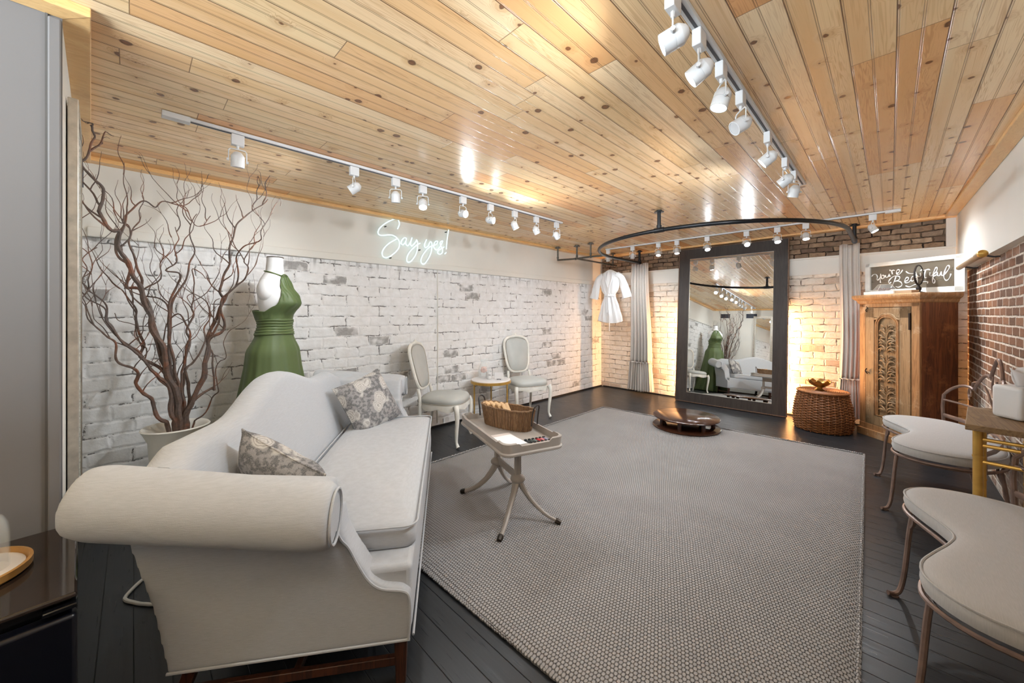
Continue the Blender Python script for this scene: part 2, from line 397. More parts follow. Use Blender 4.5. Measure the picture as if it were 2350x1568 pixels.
# ------------------------------------------------------------------ mesh helpers
FLIP = False       # True while the sofa is built: its depth axis is mirrored
class MB:
    def __init__(s): s.v = []; s.f = []
    def add(s, vs, fs):
        o = len(s.v); s.v += [tuple(v) for v in vs]; s.f += [tuple(i + o for i in f) for f in fs]; return s
    def box(s, c, d, rot=None):
        hx, hy, hz = d[0] / 2, d[1] / 2, d[2] / 2
        vs = [Vector((x, y, z)) for x in (-hx, hx) for y in (-hy, hy) for z in (-hz, hz)]
        if rot is not None: vs = [rot @ v for v in vs]
        vs = [v + Vector(c) for v in vs]
        return s.add(vs, [(0, 1, 3, 2), (4, 6, 7, 5), (0, 4, 5, 1), (2, 3, 7, 6), (0, 2, 6, 4), (1, 5, 7, 3)])
    def tube(s, pts, r, seg=8, closed=False, caps=True, flat=1.0):
        P = [Vector(p) for p in pts]; n = len(P)
        R = r if isinstance(r, (list, tuple)) else [r] * n
        rings = []; up = None
        for i in range(n):
            if closed: t = P[(i + 1) % n] - P[i - 1]
            else: t = P[min(i + 1, n - 1)] - P[max(i - 1, 0)]
            if t.length < 1e-9: t = Vector((0, 0, 1))
            t.normalize()
            if up is None:
                up = Vector((0, 0, 1)) if abs(t.z) < .9 else Vector((1, 0, 0))
            a = (up - t * up.dot(t))
            if a.length < 1e-6: a = t.orthogonal()
            a.normalize(); up = a; b = t.cross(a)
            rings.append([P[i] + (a * math.cos(2 * PI * k / seg) + b * math.sin(2 * PI * k / seg) * flat) * R[i] for k in range(seg)])
        o = len(s.v)
        for q in rings: s.v += [tuple(v) for v in q]
        m = n if closed else n - 1
        for i in range(m):
            for k in range(seg):
                a0 = o + i * seg + k; a1 = o + i * seg + (k + 1) % seg
                b0 = o + ((i + 1) % n) * seg + k; b1 = o + ((i + 1) % n) * seg + (k + 1) % seg
                s.f.append((a0, a1, b1, b0))
        if caps and not closed:
            s.f.append(tuple(o + k for k in reversed(range(seg))))
            s.f.append(tuple(o + (n - 1) * seg + k for k in range(seg)))
        return s
    def loft(s, rings, closed=True, caps=True):
        n = len(rings); m = len(rings[0]); o = len(s.v)
        for q in rings: s.v += [tuple(v) for v in q]
        for i in range(n - 1):
            for k in range(m if closed else m - 1):
                k2 = (k + 1) % m
                s.f.append((o + i * m + k, o + i * m + k2, o + (i + 1) * m + k2, o + (i + 1) * m + k))
        if caps and closed:
            s.f.append(tuple(o + k for k in reversed(range(m))))
            s.f.append(tuple(o + (n - 1) * m + k for k in range(m)))
        return s
    def lathe(s, prof, c=(0, 0, 0), seg=24, sx=1.0, sy=1.0, rot=None, wob=None):
        rings = []
        for (r, z) in prof:
            q = []
            for k in range(seg):
                a = 2 * PI * k / seg; rr = r * (wob(a, z) if wob else 1)
                v = Vector((rr * math.cos(a) * sx, rr * math.sin(a) * sy, z))
                if rot is not None: v = rot @ v
                q.append(v + Vector(c))
            rings.append(q)
        return s.loft(rings)
    def prism(s, poly, ext):
        n = len(poly); e = Vector(ext)
        vs = [Vector(p) for p in poly] + [Vector(p) + e for p in poly]
        fs = [tuple(reversed(range(n))), tuple(range(n, 2 * n))]
        fs += [(k, (k + 1) % n, n + (k + 1) % n, n + k) for k in range(n)]
        return s.add(vs, fs)
    def quad(s, a, b, c, d): return s.add([a, b, c, d], [(0, 1, 2, 3)])
    def ell(s, c, r, seg=12, rings=8, rot=None):
        prof = [(max(1e-4, math.sin(PI * i / rings)), -math.cos(PI * i / rings)) for i in range(rings + 1)]
        R = []
        for (q, z) in prof:
            ring = []
            for k in range(seg):
                a = 2 * PI * k / seg
                v = Vector((q * math.cos(a) * r[0], q * math.sin(a) * r[1], z * r[2]))
                if rot is not None: v = rot @ v
                ring.append(v + Vector(c))
            R.append(ring)
        return s.loft(R)
    def build(s, name, mat, parent=None, smooth=True, bevel=0, bseg=2, solid=0, sub=0, remesh=0, smit=0, loc=None, rot=None):
        if FLIP: s.v = [(x, -y, z) for x, y, z in s.v]
        me = bpy.data.meshes.new(name); me.from_pydata(s.v, [], s.f)
        bm = bmesh.new(); bm.from_mesh(me)
        bmesh.ops.remove_doubles(bm, verts=bm.verts, dist=1e-6)
        bmesh.ops.recalc_face_normals(bm, faces=bm.faces)
        if remesh == 0 and smooth:
            for e in bm.edges:
                if len(e.link_faces) == 2 and e.calc_face_angle(0) > math.radians(40): e.smooth = False
        for f in bm.faces: f.smooth = smooth
        bm.to_mesh(me); bm.free()
        me.materials.append(M[mat] if isinstance(mat, str) else mat)
        o = bpy.data.objects.new(name, me); C.objects.link(o)
        if parent is not None: o.parent = parent
        if loc: o.location = loc
        if rot: o.rotation_euler = rot
        if remesh:
            m = o.modifiers.new('r', 'REMESH'); m.mode = 'VOXEL'; m.voxel_size = remesh; m.use_smooth_shade = True
            if smit:
                m = o.modifiers.new('s', 'SMOOTH'); m.iterations = smit; m.factor = .5
        if bevel:
            m = o.modifiers.new('b', 'BEVEL'); m.width = bevel; m.segments = bseg; m.limit_method = 'ANGLE'; m.angle_limit = .6
        if solid:
            m = o.modifiers.new('t', 'SOLIDIFY'); m.thickness = solid; m.offset = 0
        if sub:
            m = o.modifiers.new('u', 'SUBSURF'); m.levels = sub; m.render_levels = sub
        return o

def tag(o, label, cat, group=None, kind=None):
    if label: o['label'] = label
    if cat: o['category'] = cat
    if group: o['group'] = group
    if kind: o['kind'] = kind
    return o
def thing(name, label, cat, loc=(0, 0, 0), rz=0, group=None):
    o = bpy.data.objects.new(name, None); C.objects.link(o)
    o.empty_display_size = .05
    o.location = loc; o.rotation_euler = (0, 0, rz)
    return tag(o, label, cat, group)
def struct(o): o['kind'] = 'structure'; return o
def spline(pts, n=6):
    """Catmull-Rom through points"""
    P = [Vector(p) for p in pts]; out = []
    for i in range(len(P) - 1):
        p0 = P[max(i - 1, 0)]; p1 = P[i]; p2 = P[i + 1]; p3 = P[min(i + 2, len(P) - 1)]
        for k in range(n):
            t = k / n
            out.append(.5 * ((2 * p1) + (p2 - p0) * t + (2 * p0 - 5 * p1 + 4 * p2 - p3) * t * t + (3 * p1 - p0 - 3 * p2 + p3) * t ** 3))
    out.append(P[-1]); return out
def lerp(a, b, t): return a + (b - a) * t
def prof(z, tab):
    """piecewise-linear lookup; tab = [(z, a, b, ...)] rising"""
    if z <= tab[0][0]: return tab[0][1:]
    for p, q in zip(tab, tab[1:]):
        if z <= q[0]:
            t = (z - p[0]) / (q[0] - p[0]); t = t * t * (3 - 2 * t) * .5 + t * .5
            return tuple(lerp(a, b, t) for a, b in zip(p[1:], q[1:]))
    return tab[-1][1:]
def RZ(a): return Matrix.Rotation(a, 3, 'Z')
def RX(a): return Matrix.Rotation(a, 3, 'X')
def RY(a): return Matrix.Rotation(a, 3, 'Y')

# surveyed shapes: willow stems, neon lettering on the wall plane, lettering on the window pane
BR = [[[[-3.35,0.187,0.45],[-3.35,0.154,0.655],[-3.33,0.123,0.707],[-3.31,0.076,0.8],[-3.29,0.067,0.85],[-3.27,0.03,0.903],[-3.249,0.011,0.964],[-3.229,0.014,1.016],[-3.209,-0.012,1.059],[-3.189,-0.05,1.096],[-3.169,-0.068,1.142],[-3.149,-0.078,1.206],[-3.129,-0.102,1.239],[-3.12,-0.123,1.271],[-3.12,-0.153,1.322],[-3.12,-0.167,1.392],[-3.12,-0.183,1.442],[-3.12,-0.204,1.466]],0.0144],[[[-3.35,0.20450000000000002,0.45],[-3.35,0.189,0.654],[-3.336,0.179,0.73],[-3.322,0.17,0.84],[-3.308,0.152,0.939],[-3.294,0.109,0.981],[-3.28,0.075,1.031],[-3.266,0.063,1.062],[-3.252,0.018,1.118],[-3.238,-0.013,1.159],[-3.224,-0.05,1.2],[-3.21,-0.094,1.277],[-3.2,-0.112,1.351],[-3.2,-0.115,1.403],[-3.2,-0.143,1.444],[-3.2,-0.178,1.474],[-3.2,-0.205,1.504]],0.016],[[[-3.35,0.20700000000000002,0.45],[-3.35,0.194,0.653],[-3.331,0.188,0.777],[-3.313,0.161,0.902],[-3.294,0.1,0.987],[-3.275,0.027,1.121],[-3.257,-0.02,1.17],[-3.238,-0.08,1.255],[-3.219,-0.109,1.341],[-3.201,-0.112,1.424],[-3.182,-0.136,1.485],[-3.163,-0.176,1.514],[-3.15,-0.195,1.552],[-3.15,-0.188,1.623],[-3.15,-0.205,1.671],[-3.15,-0.182,1.713],[-3.15,-0.141,1.748]],0.0096],[[[-3.35,0.20900000000000002,0.45],[-3.35,0.198,0.652],[-3.356,0.203,0.77],[-3.362,0.19,0.891],[-3.368,0.163,0.965],[-3.373,0.111,1.042],[-3.379,0.032,1.106],[-3.385,0.048,1.197],[-3.391,0.027,1.279],[-3.397,0.011,1.348],[-3.4,0.015,1.406],[-3.4,-0.013,1.463],[-3.4,-0.045,1.53],[-3.4,-0.069,1.552]],0.0176],[[[-3.35,0.218,0.45],[-3.35,0.216,0.648],[-3.336,0.215,0.747],[-3.321,0.196,0.872],[-3.307,0.152,0.997],[-3.292,0.142,1.081],[-3.278,0.125,1.153],[-3.263,0.091,1.269],[-3.249,0.082,1.371],[-3.234,0.042,1.471],[-3.22,0.026,1.547],[-3.205,0.003,1.61],[-3.191,-0.027,1.682],[-3.176,-0.05,1.731],[-3.162,-0.053,1.792],[-3.147,-0.056,1.852],[-3.133,-0.081,1.857],[-3.118,-0.112,1.89],[-3.104,-0.139,1.933],[-3.089,-0.142,1.95],[-3.075,-0.128,2.02],[-3.06,-0.124,2.072],[-3.05,-0.156,2.106],[-3.05,-0.189,2.16],[-3.05,-0.198,2.182],[-3.05,-0.176,2.232],[-3.05,-0.162,2.29],[-3.05,-0.14,2.326],[-3.05,-0.147,2.353],[-3.05,-0.158,2.398],[-3.05,-0.16,2.43]],0.0208],[[[-3.35,0.216,0.45],[-3.35,0.212,0.649],[-3.356,0.198,0.831],[-3.363,0.137,1.076],[-3.369,0.086,1.301],[-3.375,0.036,1.533],[-3.382,-0.029,1.553],[-3.388,-0.033,1.609],[-3.395,-0.017,1.668],[-3.401,-0.053,1.722],[-3.407,-0.073,1.788],[-3.414,-0.073,1.868],[-3.42,-0.049,1.941],[-3.426,-0.045,1.988],[-3.433,-0.013,2.053],[-3.439,0.036,2.111],[-3.445,0.096,2.089],[-3.45,0.149,2.139],[-3.45,0.222,2.127],[-3.45,0.265,2.098],[-3.45,0.279,2.038],[-3.45,0.308,1.999],[-3.45,0.358,2.013],[-3.45,0.386,2.083]],0.0128],[[[-3.35,0.2205,0.45],[-3.35,0.221,0.647],[-3.344,0.202,0.856],[-3.338,0.144,1.101],[-3.333,0.093,1.313],[-3.327,0.051,1.485],[-3.321,0.039,1.598],[-3.315,0.019,1.664],[-3.309,-0.005,1.751],[-3.303,-0.013,1.816],[-3.3,-0.005,1.861],[-3.3,-0.025,1.925],[-3.3,-0.074,1.938],[-3.3,-0.093,2.0]],0.0144],[[[-3.35,0.225,0.45],[-3.35,0.23,0.645],[-3.381,0.218,0.763],[-3.412,0.165,0.948],[-3.443,0.176,1.126],[-3.474,0.168,1.309],[-3.506,0.165,1.408],[-3.537,0.126,1.482],[-3.55,0.046,1.492],[-3.55,-0.014,1.526],[-3.55,-0.047,1.56]],0.0144],[[[-3.35,0.218,0.45],[-3.35,0.216,0.648],[-3.371,0.199,0.768],[-3.392,0.178,1.009],[-3.413,0.166,1.31],[-3.434,0.185,1.432],[-3.455,0.232,1.57],[-3.476,0.272,1.7],[-3.497,0.298,1.832],[-3.5,0.283,1.92],[-3.5,0.283,2.009],[-3.5,0.318,2.086]],0.0144],[[[-3.35,0.23399999999999999,0.45],[-3.35,0.248,0.642],[-3.382,0.255,0.695],[-3.414,0.267,0.873],[-3.445,0.25,1.059],[-3.477,0.282,1.193],[-3.509,0.27,1.268],[-3.541,0.307,1.37],[-3.573,0.299,1.436],[-3.6,0.312,1.529],[-3.6,0.307,1.7],[-3.6,0.363,1.684],[-3.6,0.389,1.639]],0.0144],[[[-3.35,0.23149999999999998,0.45],[-3.35,0.243,0.643],[-3.337,0.27,0.762],[-3.324,0.335,0.938],[-3.311,0.363,1.098],[-3.298,0.366,1.185],[-3.284,0.379,1.309],[-3.271,0.427,1.421],[-3.258,0.44,1.489],[-3.245,0.419,1.538],[-3.232,0.432,1.618],[-3.219,0.465,1.744],[-3.206,0.478,1.868],[-3.2,0.508,1.997],[-3.2,0.544,2.066],[-3.2,0.614,2.124],[-3.2,0.674,2.175],[-3.2,0.697,2.212]],0.0176],[[[-3.35,0.2365,0.45],[-3.35,0.253,0.641],[-3.325,0.297,0.845],[-3.3,0.352,1.062],[-3.275,0.374,1.21],[-3.25,0.424,1.259],[-3.225,0.436,1.334],[-3.2,0.428,1.407],[-3.175,0.434,1.493],[-3.15,0.5,1.562],[-3.125,0.537,1.643],[-3.1,0.561,1.692],[-3.1,0.537,1.727],[-3.1,0.553,1.79],[-3.1,0.6,1.858],[-3.1,0.603,1.883]],0.0144],[[[-3.35,0.2385,0.45],[-3.35,0.257,0.64],[-3.317,0.306,0.881],[-3.285,0.36,1.149],[-3.252,0.425,1.408],[-3.219,0.46,1.52],[-3.187,0.506,1.57],[-3.154,0.496,1.691],[-3.121,0.495,1.774],[-3.089,0.53,1.823],[-3.056,0.586,1.863],[-3.023,0.611,1.898],[-3.0,0.611,1.956],[-3.0,0.659,2.038],[-3.0,0.685,2.13],[-3.0,0.715,2.18],[-3.0,0.721,2.125]],0.0096],[[[-3.35,0.225,0.45],[-3.35,0.23,0.645],[-3.341,0.289,0.794],[-3.333,0.385,0.862],[-3.324,0.404,0.867],[-3.315,0.388,1.07],[-3.306,0.362,1.172],[-3.3,0.376,1.296],[-3.3,0.386,1.433],[-3.3,0.426,1.484]],0.0128],[[[-3.35,0.255,0.45],[-3.35,0.29,0.633],[-3.303,0.343,0.693],[-3.257,0.396,0.828],[-3.21,0.414,0.869],[-3.163,0.389,0.975],[-3.117,0.398,1.074],[-3.07,0.415,1.1],[-3.05,0.403,1.185],[-3.05,0.426,1.242],[-3.05,0.455,1.276]],0.0064],[[[-3.35,0.227,0.45],[-3.35,0.234,0.645],[-3.385,0.237,0.881],[-3.42,0.258,0.998],[-3.455,0.299,1.041],[-3.49,0.362,1.175],[-3.525,0.371,1.291],[-3.56,0.401,1.397],[-3.595,0.373,1.477],[-3.6,0.312,1.529],[-3.6,0.272,1.501],[-3.6,0.312,1.423]],0.0112],[[[-3.35,0.2225,0.45],[-3.35,0.225,0.646],[-3.338,0.211,0.892],[-3.327,0.179,1.075],[-3.315,0.165,1.254],[-3.303,0.169,1.418],[-3.292,0.186,1.512],[-3.28,0.212,1.607],[-3.268,0.193,1.652],[-3.257,0.141,1.652],[-3.25,0.183,1.719],[-3.25,0.183,1.789],[-3.25,0.21,1.862],[-3.25,0.192,1.941]],0.0128],[[[-3.35,0.241,0.45],[-3.35,0.262,0.639],[-3.356,0.226,0.887],[-3.363,0.254,1.126],[-3.369,0.263,1.248],[-3.375,0.255,1.297],[-3.382,0.2,1.371],[-3.388,0.147,1.299],[-3.395,0.138,1.18],[-3.4,0.078,1.289],[-3.4,0.019,1.302],[-3.4,-0.069,1.338],[-3.4,-0.092,1.394]],0.0096]]
NEON = [[[2.066,2.319],[2.084,2.357],[2.089,2.385],[2.076,2.416],[2.048,2.42],[2.014,2.414],[1.95,2.376],[1.893,2.33],[1.856,2.288],[1.842,2.255],[1.846,2.229],[1.87,2.219],[1.917,2.226],[1.97,2.238],[2.019,2.238],[2.058,2.219],[2.084,2.19],[2.091,2.159],[2.084,2.116],[2.053,2.071],[2.009,2.029],[1.965,1.999],[1.926,1.986],[1.898,1.994],[1.886,2.024],[1.893,2.057],[1.917,2.095],[1.955,2.136],[1.999,2.169],[2.068,2.213]],[[2.176,2.231],[2.155,2.233],[2.129,2.215],[2.111,2.185],[2.111,2.161],[2.129,2.152],[2.15,2.166],[2.168,2.197],[2.178,2.227],[2.168,2.187],[2.171,2.16],[2.191,2.148],[2.212,2.17],[2.233,2.21],[2.247,2.246],[2.231,2.21],[2.226,2.171],[2.241,2.152],[2.265,2.172],[2.292,2.204],[2.306,2.23],[2.317,2.207],[2.319,2.164],[2.311,2.106],[2.287,2.045],[2.249,1.994],[2.212,1.964],[2.186,1.968],[2.181,2.001],[2.197,2.05],[2.233,2.101],[2.271,2.139],[2.309,2.173],[2.352,2.198]],[[2.439,2.251],[2.419,2.216],[2.408,2.181],[2.414,2.159],[2.436,2.16],[2.465,2.188],[2.487,2.23],[2.505,2.228],[2.511,2.194],[2.505,2.128],[2.482,2.066],[2.436,1.993],[2.397,1.957],[2.369,1.972],[2.363,2.005],[2.386,2.061],[2.425,2.114],[2.465,2.158],[2.516,2.189],[2.569,2.211],[2.59,2.239],[2.584,2.253],[2.56,2.245],[2.54,2.212],[2.54,2.172],[2.563,2.148],[2.593,2.154],[2.629,2.194],[2.659,2.248],[2.665,2.267],[2.638,2.255],[2.626,2.229],[2.641,2.195],[2.662,2.162],[2.659,2.126],[2.629,2.1],[2.599,2.104],[2.593,2.129],[2.617,2.152],[2.659,2.182],[2.689,2.196]],[[2.754,2.423],[2.732,2.309],[2.717,2.171]],[[2.717,2.133],[2.705,2.12],[2.692,2.11]]]
SIGN = [[[0.0405,1.8163],[0.0559,1.8372],[0.0826,1.839],[0.0977,1.8109],[0.0939,1.7802],[0.1052,1.7704],[0.1239,1.7996],[0.1313,1.8384],[0.1276,1.7992],[0.1261,1.7554],[0.1291,1.7358]],[[0.163,1.8134],[0.1498,1.8234],[0.1365,1.8072],[0.141,1.7848],[0.1557,1.7835],[0.1645,1.8002],[0.163,1.8134],[0.1754,1.8165]],[[0.1754,1.8209],[0.1791,1.7988],[0.1935,1.7931],[0.2079,1.8133],[0.2115,1.8328],[0.2151,1.804],[0.2258,1.809]],[[0.2172,1.8788],[0.2222,1.8627]],[[0.2329,1.871],[0.2421,1.8246],[0.2378,1.8576],[0.2505,1.869],[0.2646,1.8615]],[[0.275,1.828],[0.2992,1.8382],[0.3075,1.8602],[0.2923,1.8703],[0.2799,1.853],[0.282,1.8231],[0.3027,1.8167],[0.3232,1.8399],[0.3347,1.8638]],[[0.275,1.7983],[0.2646,1.7609],[0.2435,1.7028],[0.2279,1.6738]],[[0.2293,1.7382],[0.2151,1.7221],[0.2065,1.7401],[0.2222,1.7732],[0.2576,1.7999],[0.2992,1.7959],[0.3095,1.7739],[0.2923,1.75],[0.2576,1.7402],[0.2992,1.741],[0.3232,1.7222],[0.3266,1.6925],[0.2992,1.6733],[0.2715,1.6837]],[[0.3602,1.6859],[0.3934,1.6711],[0.4325,1.6889],[0.4836,1.7094],[0.5211,1.7185],[0.5457,1.7124],[0.5426,1.6951]],[[0.3535,1.7364],[0.3769,1.7428],[0.3868,1.7668],[0.3702,1.7766],[0.3535,1.7448],[0.3602,1.7192],[0.3868,1.7212],[0.4033,1.7406]],[[0.4422,1.7822],[0.4196,1.7803],[0.4078,1.7525],[0.4163,1.7312],[0.4358,1.746],[0.4454,1.7819],[0.4441,1.7452],[0.4614,1.7454]],[[0.4709,1.7835],[0.469,1.7593],[0.4804,1.7437],[0.4961,1.7649],[0.5012,1.7886],[0.4993,1.7525],[0.5118,1.7554]],[[0.5303,1.8378],[0.5211,1.7947],[0.5242,1.7583],[0.5383,1.761]],[[0.3636,1.8439],[0.3868,1.8207],[0.4325,1.8135],[0.4646,1.8289],[0.5086,1.8362],[0.5518,1.8434],[0.5652,1.8339]],[[0.5652,1.8125],[0.5627,1.7825],[0.573,1.772]],[[0.573,1.7696],[0.6119,1.8091],[0.6219,1.8456],[0.6119,1.8561],[0.597,1.8185],[0.588,1.7564],[0.585,1.7092],[0.597,1.6965],[0.6042,1.7234],[0.5892,1.7562],[0.6148,1.7813]],[[0.6219,1.808],[0.6237,1.7749],[0.6383,1.7688],[0.65,1.7972],[0.654,1.8108],[0.654,1.7751],[0.6673,1.7683]],[[0.6673,1.7683],[0.6931,1.8004],[0.714,1.844],[0.7072,1.8655],[0.6931,1.8542],[0.6759,1.7945],[0.6731,1.7484],[0.6874,1.7178],[0.7044,1.7225],[0.7213,1.7592],[0.7246,1.7818]]]

# ================================================================== THE ROOM
H = 2.445
WLX, WBY = -3.90, 6.31
def wry(y): return .50 + (6.31 - y) * .021        # upper right wall plane (slightly skewed)
def wfy(x): return -.087 + .0447 * x               # front wall plane
# floor, ceiling (open behind the photographer, to let the added uplight in)
struct(MB().add([(-4.2, -2.0, 0), (1.0, -2.0, 0), (1.0, 6.6, 0), (-4.2, 6.6, 0), (-4.2, -2.0, -.1), (1.0, -2.0, -.1), (1.0, 6.6, -.1), (-4.2, 6.6, -.1)],
    [(0, 1, 2, 3), (7, 6, 5, 4), (0, 4, 5, 1), (1, 5, 6, 2), (2, 6, 7, 3), (3, 7, 4, 0)]).build('floor', 'floor', smooth=False))
struct(MB().box((-1.6, 2.3, H + .05), (5.2, 8.6, .1)).build('ceiling', 'ceiling', smooth=False))
# left wall: painted brick below, plaster band above, standing slightly proud
struct(MB().box((WLX - .08, 3.05, .955), (.16, 7.2, 1.91)).build('wall_left', 'brick_white', smooth=False))
struct(MB().box((WLX - .07, 3.05, (1.91 + H) / 2), (.16, 7.2, H - 1.91)).build('wall_left_upper', 'stucco', smooth=False))
struct(MB().box((WLX + .014, 3.05, 1.945), (.028, 6.55, .07)).build('trim_1', 'stucco', smooth=False, bevel=.008))
# back wall
struct(MB().box((-1.65, WBY + .08, .945), (5.0, .16, 1.89)).build('wall_back', 'brick_cream', smooth=False))
struct(MB().box((-1.65, WBY + .06, 2.0), (5.0, .16, .22)).build('wall_back_band', 'stucco', smooth=False))
struct(MB().box((-1.65, WBY - .028, 2.105), (5.0, .03, .022)).build('trim_2', 'stucco', smooth=False, bevel=.004))
struct(MB().box((-1.65, WBY + .10, (2.11 + H) / 2), (5.0, .16, H - 2.11)).build('wall_back_upper', 'brick_old', smooth=False))
struct(MB().box((.47, WBY - .0, (2.11 + H) / 2), (.075, .06, H - 2.11)).build('trim_3', 'stucco', smooth=False))
# right wall: brown brick, plaster above standing proud of it
struct(MB().prism([(.585, 6.40, 0), (.635, -2.0, 0), (.8, -2.0, 0), (.8, 6.40, 0)], (0, 0, 1.90)).build('wall_right', 'brick_brown', smooth=False))
struct(MB().prism([(.50, 6.40, 1.84), (wry(-2.0), -2.0, 1.84), (.85, -2.0, 1.84), (.85, 6.40, 1.84)], (0, 0, H - 1.84)).build('wall_right_upper', 'stucco', smooth=False))
# unseen low block added behind the photographer, keeps uplight off low furniture
struct(MB().box((-.7, -2.06, .5), (2.9, .12, 1.0)).build('rear_light_block', 'greywall', smooth=False))
# front wall and the grey return beside the photographer
struct(MB().prism([(-4.0, wfy(-4.0), 0), (-2.051, wfy(-2.051), 0), (-2.20, -.5, 0), (-4.0, -.5, 0)], (0, 0, H)).build('wall_front', 'stucco', smooth=False))
struct(MB().prism([(-2.05, wfy(-2.05) + .002, 0), (-2.05, -2.0, 0), (-2.2, -2.0, 0), (-2.2, -.4, 0)], (0, 0, H)).build('wall_near', 'greywall', smooth=False))
struct(MB().box((-2.048, -.212, 1.22), (.008, .006, H)).build('trim_4', 'darkcasing', smooth=False))
struct(MB().box((-2.038, -.193, 1.2), (.012, .030, 2.4)).build('trim_5', 'greywall', smooth=False, bevel=.004))
# pine trim round the ceiling
def strip(name, a, b, c, d, z0, z1, mat='pine'):
    return struct(MB().prism([(*a, z0), (*b, z0), (*c, z0), (*d, z0)], (0, 0, z1 - z0)).build(name, mat, smooth=False, bevel=.003))
strip('trim_6', (-3.9, -.30), (-3.81, -.30), (-3.81, 6.31), (-3.9, 6.31), H - .03, H)
strip('trim_7', (-3.9, -.262), (-2.0, -.178), (-1.97, -.105), (-3.9, -.209), H - .032, H)
strip('trim_8', (-4.0, 6.20), (.52, 6.20), (.52, 6.32), (-4.0, 6.32), H - .025, H)
strip('trim_9', (.415, 6.31), (wry(-1) - .085, -1.0), (wry(-1), -1.0), (.50, 6.31), H - .022, H)
strip('trim_10', (-2.05, -2.5), (-1.97, -2.5), (-1.97, -.105), (-2.05, -.175), H - .034, H)
# dark shoe strips where the brick meets the floor
struct(MB().box((WLX + .008, 3.0, .012), (.016, 6.6, .024)).build('baseboard_left', 'black', smooth=False))
struct(MB().box((-1.65, WBY - .008, .010), (4.4, .016, .020)).build('baseboard_back', 'black', smooth=False))
# conduit line running up the left wall
cd = tag(MB().tube([(WLX + .008, 2.61, .05), (WLX + .008, 2.615, 1.0), (WLX + .008, 2.61, 1.96)], .006, 6).build('wall_conduit', 'stucco'), 'thin white painted conduit running vertically up white brick wall between sofa end and left chair', 'conduit')
# two vents high on the front wall
for i, (x0, x1, lab) in enumerate(((-3.66, -3.40, 'dark air vent nearest the corner, seen high in the mirror reflection'), (-2.97, -2.70, 'dark air vent above the tall silver mirror, seen high in the reflection'))):
    t = thing('air_vent', lab, 'vent', ((x0 + x1) / 2, wfy((x0 + x1) / 2) + .002, 2.25), .0447, group='vents on the front wall')
    w_ = x1 - x0
    MB().box((0, .006, 0), (w_ + .03, .012, .16)).build('vent_frame', 'stucco', t, bevel=.002)
    g = MB()
    for k in range(14): g.box((-w_ / 2 + w_ * (k + .5) / 14, .016, 0), (w_ / 14 * .45, .01, .125))
    g.box((0, .013, 0), (w_, .004, .125))
    g.build('vent_grille', 'vent', t, smooth=False)

# ================================================================== RUG
def rug():
    P = [(-1.0, 1.13), (-.076, 1.16), (-.075, 1.9), (-.18, 5.03), (-1.60, 4.96), (-2.973, 4.87), (-2.99, 2.0), (-2.98, 1.06)]
    nx, ny = 60, 80; mb = MB(); A, B, Cc, D = Vector((-2.98, 1.06)), Vector((-.06, 1.14)), Vector((-.18, 5.03)), Vector((-2.973, 4.87))
    rings = []
    for j in range(ny + 1):
        v = j / ny; row = []
        for i in range(nx + 1):
            u = i / nx
            p = (A * (1 - u) + B * u) * (1 - v) + (D * (1 - u) + Cc * u) * v
            e = min(u, 1 - u, v, 1 - v)
            z = .016 if e > .004 else .004
            if e == 0:
                p = p + Vector((random.uniform(-.006, .006), random.uniform(-.006, .006))); z = 0.001
            row.append((p.x, p.y, z + noise.noise(Vector((p.x * 3, p.y * 3, 0))) * .002))
        rings.append(row)
    mb.loft(rings, closed=False)
    r = mb.build('area_rug', 'rug'); tag(r, 'large woven pale grey wool rug on the dark floor', 'rug')
    e = MB()
    edge = []
    for a, b in ((A, B), (B, Cc), (Cc, D), (D, A)):
        n = int((b - a).length / .022)
        for k in range(n):
            p = a.lerp(b, k / n); edge.append((p.x, p.y, .009 + .004 * (k % 2)))
    e.tube(edge, .008, 5, closed=True)
    e.build('rug_binding', 'rug', r)
rug()

